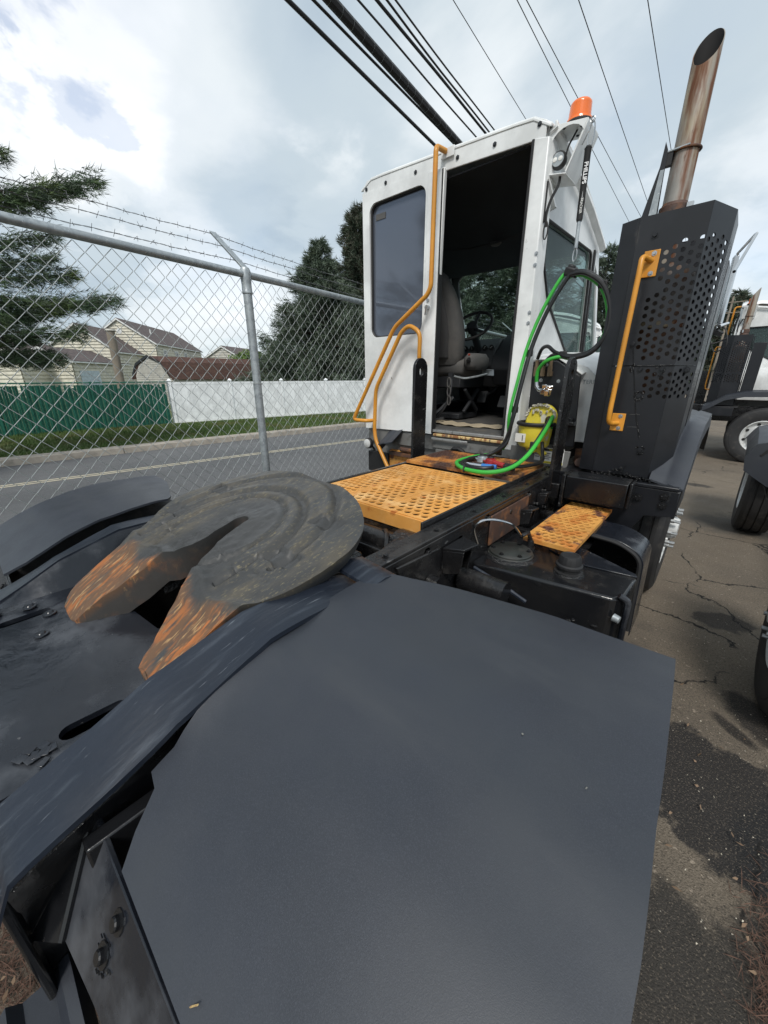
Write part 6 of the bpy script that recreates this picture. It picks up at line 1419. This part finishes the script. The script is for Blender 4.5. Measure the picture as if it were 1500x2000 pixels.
# left step, lamp
m = MB(); m.box(-2.25, -1.93, 2.62, 2.66, .74, .97); P(m, 'left_step', 'deck_rusty', bev=.004)
m = MB(); m.box(-2.22, -1.95, 2.58, 2.62, .93, .96); m.cyl((-2.1, 2.60, .99), (-1.9, 2.60, .99), .02, n=10); P(m, 'step_bracket', 'rust_steel')
m = MB(); m.box(-2.50, -2.25, 2.60, 2.64, .74, .93); P(m, 'left_mudflap', 'rubber', bev=.004)
m = MB(); m.lathe([(0, -.03), (.035, -.028), (.048, -.015), (.050, .01), (.03, .03), (0, .035)], (-2.455, 2.56, 1.01), 'Y', 22); lp = P(m, 'round_lamp', 'rubber')
m = MB(); m.lathe([(0, -.034), (.03, -.033), (.040, -.026), (.041, -.02)], (-2.455, 2.56, 1.01), 'Y', 22); P(m, 'lens', 'rim_white', parent=lp)
m = MB(); m.tube([(-2.455, 2.60, .98), (-2.44, 2.62, .95), (-2.43, 2.62, .90)], .010, 6); P(m, 'lamp_stem', 'rubber', parent=lp)

# --- lamp bracket, beacon, work lamp
def bracket():
    y0, y1 = 2.66, 2.86
    m = MB()
    m.prism([(-1.085, y0, 2.918), (-.905, y0, 2.895), (-.905, y1, 2.895), (-1.085, y1, 2.918)], (0, 0, -.005))
    m.prism([(-1.110, y0, 2.905), (-1.085, y0, 2.918), (-1.085, y0, 2.69), (-1.110, y0, 2.70)], (0, .20, 0))
    m.prism([(-1.085, y0, 2.700), (-.985, y0, 2.682), (-.985, y1, 2.682), (-1.085, y1, 2.700)], (0, 0, -.005))
    m.prism([(-.985, y0, 2.682), (-.902, y0, 2.88), (-.902, y0, 2.895), (-.907, y0, 2.895), (-.991, y0, 2.690)], (0, .20, 0))
    # scalloped front flange
    ou = [(-1.085, 2.918), (-.905, 2.895), (-.915, 2.868)] + [(-1.0 + .085 * math.cos(a), 2.83 + .062 * math.sin(a)) for a in np.linspace(.3, 2.9, 9)] + [(-1.085, 2.83)]
    m.prism([(x, y0 - .003, z) for x, z in ou], (0, .004, 0))
    br = P(m, 'lamp_bracket', 'cab_white', bev=.002)
    m = MB(); m.prism([(-1.10, 2.64, 2.66), (-1.07, 2.64, 2.67), (-1.05, 2.74, 2.56), (-1.09, 2.74, 2.55)], (0, .03, 0)); P(m, 'bracket_gusset', 'cab_white', parent=br)
    m = MB(); m.lathe([(0, 2.897), (.070, 2.900), (.072, 2.915), (.068, 2.922), (0, 2.922)], (-.985, 2.76, .012), 'Z', 28); bc = P(m, 'beacon', 'rubber')
    m = MB(); m.lathe([(.068, 2.922), (.066, 2.931), (.058, 2.936)] + [(.0575 - .0004 * k + .0007 * (k % 2), 2.942 + k * .0075) for k in range(9)] + [(.047, 3.011), (.03, 3.018), (0, 3.020)], (-.985, 2.76, .012), 'Z', 28); P(m, 'beacon_dome', 'beacon_orange', parent=bc)
    m = MB(); m.lathe([(0, -.02), (.036, -.018), (.042, -.010), (.044, .0), (.040, .02), (.02, .03), (0, .03)], (-1.048, 2.70, 2.765), 'Y', 24); wl = P(m, 'work_lamp', 'rubber')
    m = MB(); m.lathe([(0, -.0215), (.032, -.020), (.036, -.015)], (-1.048, 2.70, 2.765), 'Y', 24); P(m, 'lens', 'galvanised', parent=wl)
    for dx in (-.015, .015): m = MB(); m.lathe([(0, -.026), (.010, -.024), (.013, -.020)], (-1.048 + dx, 2.70, 2.765), 'Y', 14); P(m, 'led', 'label_white', parent=wl)
    m = MB(); m.tube(spline([(-.985, 2.75, 2.90), (-.990, 2.72, 2.86), (-1.005, 2.70, 2.81), (-1.015, 2.70, 2.74)]), .005, 6); m.tube(spline([(-1.03, 2.70, 2.69), (-1.025, 2.68, 2.64), (-1.05, 2.66, 2.57), (-1.065, 2.655, 2.50), (-1.06, 2.66, 2.44)]), .008, 6); m.tube([(-1.058 + .012 * math.cos(a), 2.655, 2.42 + .045 * math.sin(a)) for a in np.linspace(0, 6.28, 15)[:-1]], .004, 5, closed=True); m.tube([(-1.075, 2.645, 2.66), (-1.072, 2.645, 2.46)], .005, 5); P(m, 'lamp_wiring', 'rubber')
    bb = bolt_mesh(.006, .004, 'trim_dark', 'Z')
    for q in ((-1.04, 2.70, 2.906), (-.95, 2.72, 2.894), (-.93, 2.80, 2.892), (-1.0, 2.81, 2.90)): dup_part(bb, 'bolt', br, Vector(q) - ORG, (R(180), 0, 0))
    # spring hanger with lettering
    a = Vector((-.868, 2.62, 2.745)); b = Vector((-.850, 2.59, 2.405)); ax = (b - a).normalized()
    m = MB(); m.tube([a - ax * .005, a + ax * .006, a + ax * .01, b - ax * .01, b], .016, 14, rads=[.012, .019, .0165, .0165, .013]); sp = P(m, 'spring_sleeve', 'rubber')
    m = MB(); m.cyl(b, b + ax * .13, .0095, n=10); P(m, 'spring_rod', 'galvanised', parent=sp)
    m = MB(); m.tube([(-.866 + .016 * math.sin(t), 2.63, 2.80 + .062 * math.cos(t)) for t in np.linspace(0, 6.28, 17)[:-1]], .0035, 5, closed=True); m.tube([(-.872 + .011 * math.cos(t), 2.64, 2.868 + .013 * math.sin(t)) for t in np.linspace(0, 6.28, 13)[:-1]], .0035, 5, closed=True); m.tube([(-.872, 2.64, 2.868), (-.90, 2.70, 2.86), (-.93, 2.70, 2.80)], .003, 5); P(m, 'spring_clip', 'stud_steel', parent=sp)
    c = b + ax * .13; m = MB(); m.tube([c + Vector((.010 * math.sin(t), 0, -.032 + .032 * math.cos(t))) for t in np.linspace(0, 6.28, 15)[:-1]], .003, 5, closed=True); P(m, 'carabiner', 'stud_steel', parent=sp)
    nrm = Vector((.30, -1, 0)).normalized(); side = ax.cross(nrm).normalized()
    if side.x > 0: pass
    tn = side.cross(ax) if side.cross(ax).dot(nrm) > 0 else -side.cross(ax)
    U = ax; V = tn.cross(U)
    text_obj('PHILLIPS', .027, a.lerp(b, .36) + tn * .0175, U, V, 'print_white', 'sleeve_lettering', sp, bold=.0006)
    text_obj('TRACKER', .017, a.lerp(b, .80) + tn * .0175, U, V, 'label_white', 'sleeve_lettering', sp)
    m = MB(); q = a.lerp(b, .60) + tn * .017; m.tube([q, q + ax * .045], .0012, 4, rads=[.0003, .0016]); P(m, 'sleeve_stripe', 'print_white', parent=sp)
bracket()
truck_root = truck

# ------------------------------------------------------------------ plug holder bucket, hoses, rag
bk = thing('bucket', 'yellow plastic bucket coated in flaky foam hung behind the cab', 'bucket', (-.935, 2.56, 1.15))
m = MB(); m.lathe([(.0, 1.155), (.088, 1.155), (.098, 1.17), (.104, 1.25), (.106, 1.292), (.100, 1.292), (.096, 1.18), (0, 1.175)], (-.935, 2.585, 0), 'Z', 30); m.build('shell', 'bucket_yellow', bk)
m = MB(); 
pr = []
for k in range(13):
    a = math.pi * k / 12; pr.append((-.920 + .098 * math.cos(a), 1.345 + .085 * math.sin(a)))
m.prism([(x, 2.60 + (z - 1.3) * .1, z) for x, z in [(-.822, 1.292)] + pr + [(-1.018, 1.292)]], (0, .05, 0)); hd = m.build('lid', 'bucket_yellow', bk, bev=.012)
m = MB(); rs = random.Random(6)
for k in range(70):
    a = math.pi * rs.random() * 1.06 - .08; q = rs.uniform(.88, 1.0); m.obox((-.920 + .098 * q * math.cos(a), 2.597 + rs.uniform(-.004, .006), 1.345 + .085 * q * math.sin(a)), (rs.uniform(.008, .018), .007, rs.uniform(.007, .015)), (rs.uniform(-20, 20), rs.uniform(0, 180), rs.uniform(-20, 20)))
for k in range(7): m.obox((-.93 + rs.uniform(-.05, .06), 2.596, 1.345 + rs.uniform(.0, .05)), (rs.uniform(.01, .03), .006, rs.uniform(.01, .02)), (0, rs.uniform(0, 180), 0))
tag(m.build('foam_flakes', 'foam_crust', hd, bev=.004), kind='stuff')
m = MB(); m.tube([(-.935 + .112 * math.cos(a), 2.585 + .108 * math.sin(a), 1.305) for a in np.linspace(0, 6.28, 29)[:-1]], .013, 8, closed=True); m.build('rim_hoop', 'rubber', bk)
m = MB(); m.box(-1.022, -.955, 2.478, 2.484, 1.19, 1.245); lb = m.build('sticker', 'label_white', bk)
m = MB(); m.box(-.975, -.970, 2.475, 2.4775, 1.20, 1.235); m.build('print', 'interior_grey', lb)
m = MB(); m.prism([(-.99, 2.56, 1.158), (-.88, 2.56, 1.158), (-.83, 2.56, 1.12), (-.86, 2.56, 1.085), (-.90, 2.56, 1.12), (-.95, 2.56, 1.10), (-.975, 2.56, 1.13)], (0, .02, 0)); m.build('drip', 'bucket_yellow', bk, bev=.008)

hz = thing('air_line_set', 'green and black trailer air lines looped over the spring and coiled on the deck', 'hose', (-1.0, 2.2, 1.08))
def hose(pts, r, m_, name='air_hose', n=10, seg=8, closed=False):
    m = MB(); m.tube(spline(pts, seg, closed), r, n, closed=closed); return m.build(name, m_, hz)
top = Vector((-.842, 2.56, 2.165))
# left limb from spring top down beside the cab and onto the deck
limb = [(-.86, 2.54, 2.14), (-.925, 2.52, 2.02), (-.975, 2.50, 1.88), (-1.005, 2.47, 1.73), (-1.015, 2.42, 1.55), (-1.025, 2.38, 1.36)]
hose([(-.80, 2.55, 2.150)] + [(x - .012, y, z + .006) for x, y, z in limb] + [(-1.045, 2.42, 1.22), (-1.10, 2.48, 1.13)], .0105, 'hose_green')
lk = [(-.80, 2.53, 2.145)] + [(x + .020, y - .01, z - .006) for x, y, z in limb] + [(-1.04, 2.36, 1.20), (-1.11, 2.34, 1.118), (-1.17, 2.22, 1.100), (-1.165, 2.05, 1.098), (-1.06, 1.93, 1.098), (-.93, 1.91, 1.102), (-.845, 2.00, 1.12), (-.815, 2.16, 1.17), (-.815, 2.36, 1.27), (-.825, 2.50, 1.345), (-.86, 2.56, 1.34), (-.865, 2.58, 1.28)]
hose(lk, .0112, 'hose_black')
hose([(-.81, 2.55, 2.130)] + [(x + .004, y + .018, z - .01) for x, y, z in limb] + [(-1.03, 2.36, 1.19), (-1.12, 2.32, 1.112), (-1.185, 2.18, 1.098), (-1.14, 2.04, 1.096), (-1.03, 1.96, 1.10), (-.95, 1.99, 1.105), (-.96, 2.06, 1.10)], .011, 'hose_black')
hose([(-1.03, 2.40, 1.30), (-1.06, 2.42, 1.18), (-1.13, 2.38, 1.108), (-1.195, 2.23, 1.098), (-1.19, 2.03, 1.098), (-1.06, 1.90, 1.098), (-.91, 1.885, 1.104), (-.825, 1.98, 1.125), (-.795, 2.14, 1.18), (-.795, 2.36, 1.29), (-.81, 2.50, 1.355), (-.83, 2.56, 1.345), (-.835, 2.58, 1.28)], .0118, 'hose_green')
# big loop hanging on the spring clip
lp = [(-.842, 2.55, 2.150), (-.76, 2.54, 2.145), (-.66, 2.54, 2.075), (-.605, 2.54, 1.96), (-.600, 2.54, 1.84), (-.655, 2.54, 1.745), (-.75, 2.54, 1.715), (-.86, 2.56, 1.735), (-.93, 2.60, 1.775), (-.985, 2.65, 1.765), (-1.02, 2.69, 1.71)]
hose(lp, .0112, 'hose_black')
hose([(x + .006, y - .022, z - .012) for x, y, z in lp[:7]] + [(-.84, 2.55, 1.722), (-.90, 2.62, 1.725), (-.95, 2.67, 1.70), (-.975, 2.69, 1.67)], .012, 'hose_black')
hose([(x - .012, y + .012, z - .014) for x, y, z in lp[:7]] + [(-.83, 2.54, 1.71), (-.90, 2.53, 1.69), (-.950, 2.55, 1.645), (-.962, 2.56, 1.60), (-.962, 2.57, 1.565)], .0112, 'hose_green')
for k, p in enumerate(((-.815, 2.54, 1.722), (-.66, 2.535, 2.07), (-1.0, 2.49, 1.735), (-1.022, 2.42, 1.40), (-.835, 2.02, 1.12), (-1.06, 1.905, 1.098), (-.815, 2.26, 1.215), (-1.10, 2.42, 1.115))):
    m = MB(); m.obox(p, (.046, .012, .040) if k not in (5,) else (.012, .045, .034), (0, 0, 0)); m.build('hose_tie', 'rubber', hz, bev=.008)
m = MB(); m.cyl((-.855, 2.55, 2.15), (-.835, 2.55, 2.19), .022, n=10); m.obox((-.84, 2.545, 2.155), (.06, .05, .045), (10, 20, 0)); m.build('hose_clamp', 'rubber', hz, bev=.008)
m = MB(); m.tube([(-.962, 2.57, 1.565), (-.957, 2.57, 1.54), (-.94, 2.567, 1.52), (-.915, 2.565, 1.512)], .013, 10); m.build('swivel_fitting', 'chrome', hz)
m = MB(); rs = random.Random(5)
for k in range(12): m.obox((-.888 + rs.uniform(-.022, .022), 2.56 + rs.uniform(-.01, .01), 1.518 + rs.uniform(-.018, .018)), (.035, .02, .03), (rs.uniform(0, 90),) * 3)
m.build('foil_wrap', 'chrome', hz, bev=.004)
# gladhands lying on the grating
def glad(c, rot, m_):
    M = Matrix.Rotation(R(rot), 3, 'Z'); c = Vector(c); T = lambda *p: c + M @ Vector(p)
    m = MB(); m.cyl(T(0, 0, -.012), T(0, 0, .022), .034, .030, 18); m.cyl(T(0, 0, .022), T(0, 0, .030), .020, .018, 14); m.tube([T(.02, 0, .005), T(.06, 0, .0), T(.10, 0, -.002)], .016, 10); m.prism([T(-.045, -.02, .0), T(-.02, -.03, .0), T(.0, .034, .0), T(-.04, .03, .0)], (0, 0, .010)); g_ = m.build('gladhand', m_, hz, bev=.003)
    m = MB(); m.lathe([(.010, .0), (.018, .002), (.020, .008), (.016, .012)], T(0, 0, .024), 'Z', 16); m.build('rubber_seal', 'rubber', g_)
glad((-1.07, 2.13, 1.112), -20, 'galvanised'); glad((-1.00, 2.10, 1.112), -15, 'gladhand_red')
hose([(-.90, 2.08, 1.108), (-.84, 2.13, 1.105), (-.80, 2.26, 1.10), (-.80, 2.40, 1.10), (-.83, 2.47, 1.15), (-.85, 2.5, 1.20)], .011, 'hose_black')
m = MB(); m.tube([(-.915 + .07 * t, 2.082 + .02 * t, 1.108) for t in np.linspace(0, 1, 14)], .015, 8, rads=[.015 + .003 * (k % 2) for k in range(14)]); m.build('strain_spring', 'rubber', hz)
m = MB(); m.cyl((-1.02, 2.03, 1.098), (-.935, 2.045, 1.10), .016, n=12); m.build('electric_plug', 'plug_blue', hz)
m = MB(); m.cyl((-1.10, 2.02, 1.098), (-1.02, 2.03, 1.098), .015, n=12); m.tube([(-1.09, 2.06, 1.10), (-1.13, 2.04, 1.098), (-1.12, 1.99, 1.096)], .006, 6); m.build('plug_fitting', 'chrome', hz)
world_org()
rg = random.Random(12)
rows = []
for i in range(9):
    row = []
    for j in range(22):
        q = j / 21; p = i / 8; x = lerp(-2.10, -1.30, q) ; y = 2.84 + .20 * p + .03 * math.sin(q * 9) + rg.uniform(-.006, .006)
        row.append((x, y, 1.207 + .010 * math.sin(q * 17 + p * 3) ** 2 + rg.uniform(0, .004)))
    rows.append(row)
m = MB(); m.sheet(rows, .004); tag(m.build('floor_rag', 'burlap'), 'crumpled tan sacking lying on the cab floor inside the open door', 'rag')

# ------------------------------------------------------------------ other tractors (copies of the same model)
child_map()
t3 = copy_tree(truck_root); t3.rotation_euler = (0, 0, R(-90)); t3.location = (0.55 - 3.45 + 1.9 + .03, 11.15, 0)
tag(t3, 'white and black tractor parked crosswise beyond the gap, right side facing the camera', 'yard truck', 'yard tractors parked beyond')
t4 = copy_tree(truck_root); t4.rotation_euler = (0, 0, R(-62)); t4.location = (-4.4, 9.3, 0)
tag(t4, 'white tractor seen only through the hose loop beside the cab window', 'yard truck', 'yard tractors parked beyond')
t5 = thing('tractor_chassis', 'low black chassis with tyres and grey fender cut off by the right edge', 'yard truck', (1.35, 4.2, 0))
truck_cur = t5
w1 = wheel(.435, 2.50, .51, .28, -1, 'near_wheel'); w2 = wheel(.31, 5.62, .52, .30, -1, 'far_wheel', studs=False)
m = MB(); m.sheet([[(.225, y, z - .14), (.285, y, z - .02), (.35, y, z), (.95, y, z + .01)] for y, z in ((5.0, 1.02), (5.3, 1.10), (5.7, 1.12), (6.2, 1.04))], .012); m.build('fender', 'fender_plastic', t5)
m = MB(); m.prism([(.225, 4.995, .87), (.245, 4.995, .74), (.44, 4.995, .61), (.95, 4.995, .61), (.95, 4.995, 1.03), (.35, 4.995, 1.018), (.283, 4.995, .995)], (0, -.008, 0)); m.build('fender_flap', 'fender_plastic', t5)
m = MB(); m.prism([(.325, 4.980, .90), (.36, 4.980, .955), (.50, 4.980, .965), (.50, 4.980, .94), (.375, 4.980, .93), (.34, 4.980, .89)], (0, .006, 0)); m.build('fender_slot', 'print_black', t5)
m = MB(); m.sheet([[(.42, y, .62), (.47, y, .50), (.60, y, .44)] for y in (4.98, 5.0)], .01); m.build('splash_guard', 'rubber', t5)
m = MB(); m.box(1.0, 1.12, 2.1, 6.3, .62, .90); m.box(1.58, 1.70, 2.1, 6.3, .62, .90); m.build('frame_rail', 'frame_black', t5, bev=.01)
m = MB(); m.cyl((.6, 2.55, .5), (1.95, 2.55, .5), .08); m.cyl((.6, 5.62, .5), (2.1, 5.62, .5), .08); m.build('axle', 'frame_black', t5)
world_org()

# ------------------------------------------------------------------ litter on the ground
def litter(name, label, boxes, n, m_, L_, w, seed, flat=.3):
    rs = np.random.default_rng(seed); V = []
    for (x0, x1, y0, y1, k) in boxes:
        kk = int(n * k); x = rs.normal(size=kk) * (x1 - x0) / 3 + (x0 + x1) / 2; y = rs.normal(size=kk) * (y1 - y0) / 3 + (y0 + y1) / 2; z = .004 + rs.random(kk) * .02
        a = rs.random(kk) * 6.28; l = L_ * (.5 + rs.random(kk)); dz = rs.normal(size=kk) * l * flat * .3; c = np.stack([x, y, z], 1); d = np.stack([np.cos(a) * l / 2, np.sin(a) * l / 2, np.abs(dz) * .5], 1); p = np.stack([-np.sin(a) * w, np.cos(a) * w, rs.normal(size=kk) * w * .5], 1)
        V.append(np.stack([c - d - p * .5, c - d * .2 + p, c + d, c - d * .2 - p], 1).reshape(-1, 3))
    v = np.concatenate(V); v[:, 2] = np.maximum(v[:, 2], .002)
    tag(raw_mesh(name, v, np.arange(len(v)).reshape(-1, 4), m_), label, 'litter', kind='stuff')
litter('pine_straw', 'brown pine needles gathered at the edges of the asphalt', [(-1.6, -.85, -.6, .1, .5), (.44, .62, .95, 1.35, .22), (.54, .68, 1.2, 1.6, .08)], 9000, 'pine_straw', .06, .0010, 1)
litter('fallen_leaves', 'scattered dry leaves and twigs on the yard asphalt', [(-1.5, -.9, -.55, 0, .55), (.38, .62, .95, 1.4, .25), (.1, .5, 1.2, 2.2, .20)], 90, 'dead_leaf', .022, .0045, 2, .8)
litter('gravel_chips', 'pale chips and grit scattered on the yard asphalt', [(.0, .7, .9, 3.2, .8), (0, .8, 3, 6, .2)], 300, 'pale_chip', .006, .0022, 3, .2)
m = MB(); m.tube(spline([(-.300, .004, .942), (-.293, .012, .952), (-.284, .018, .962)]), .0009, 5); tag(m.build('twig', 'sill_worn'), 'thin reddish twig caught at the rear corner of the near fender', 'twig')
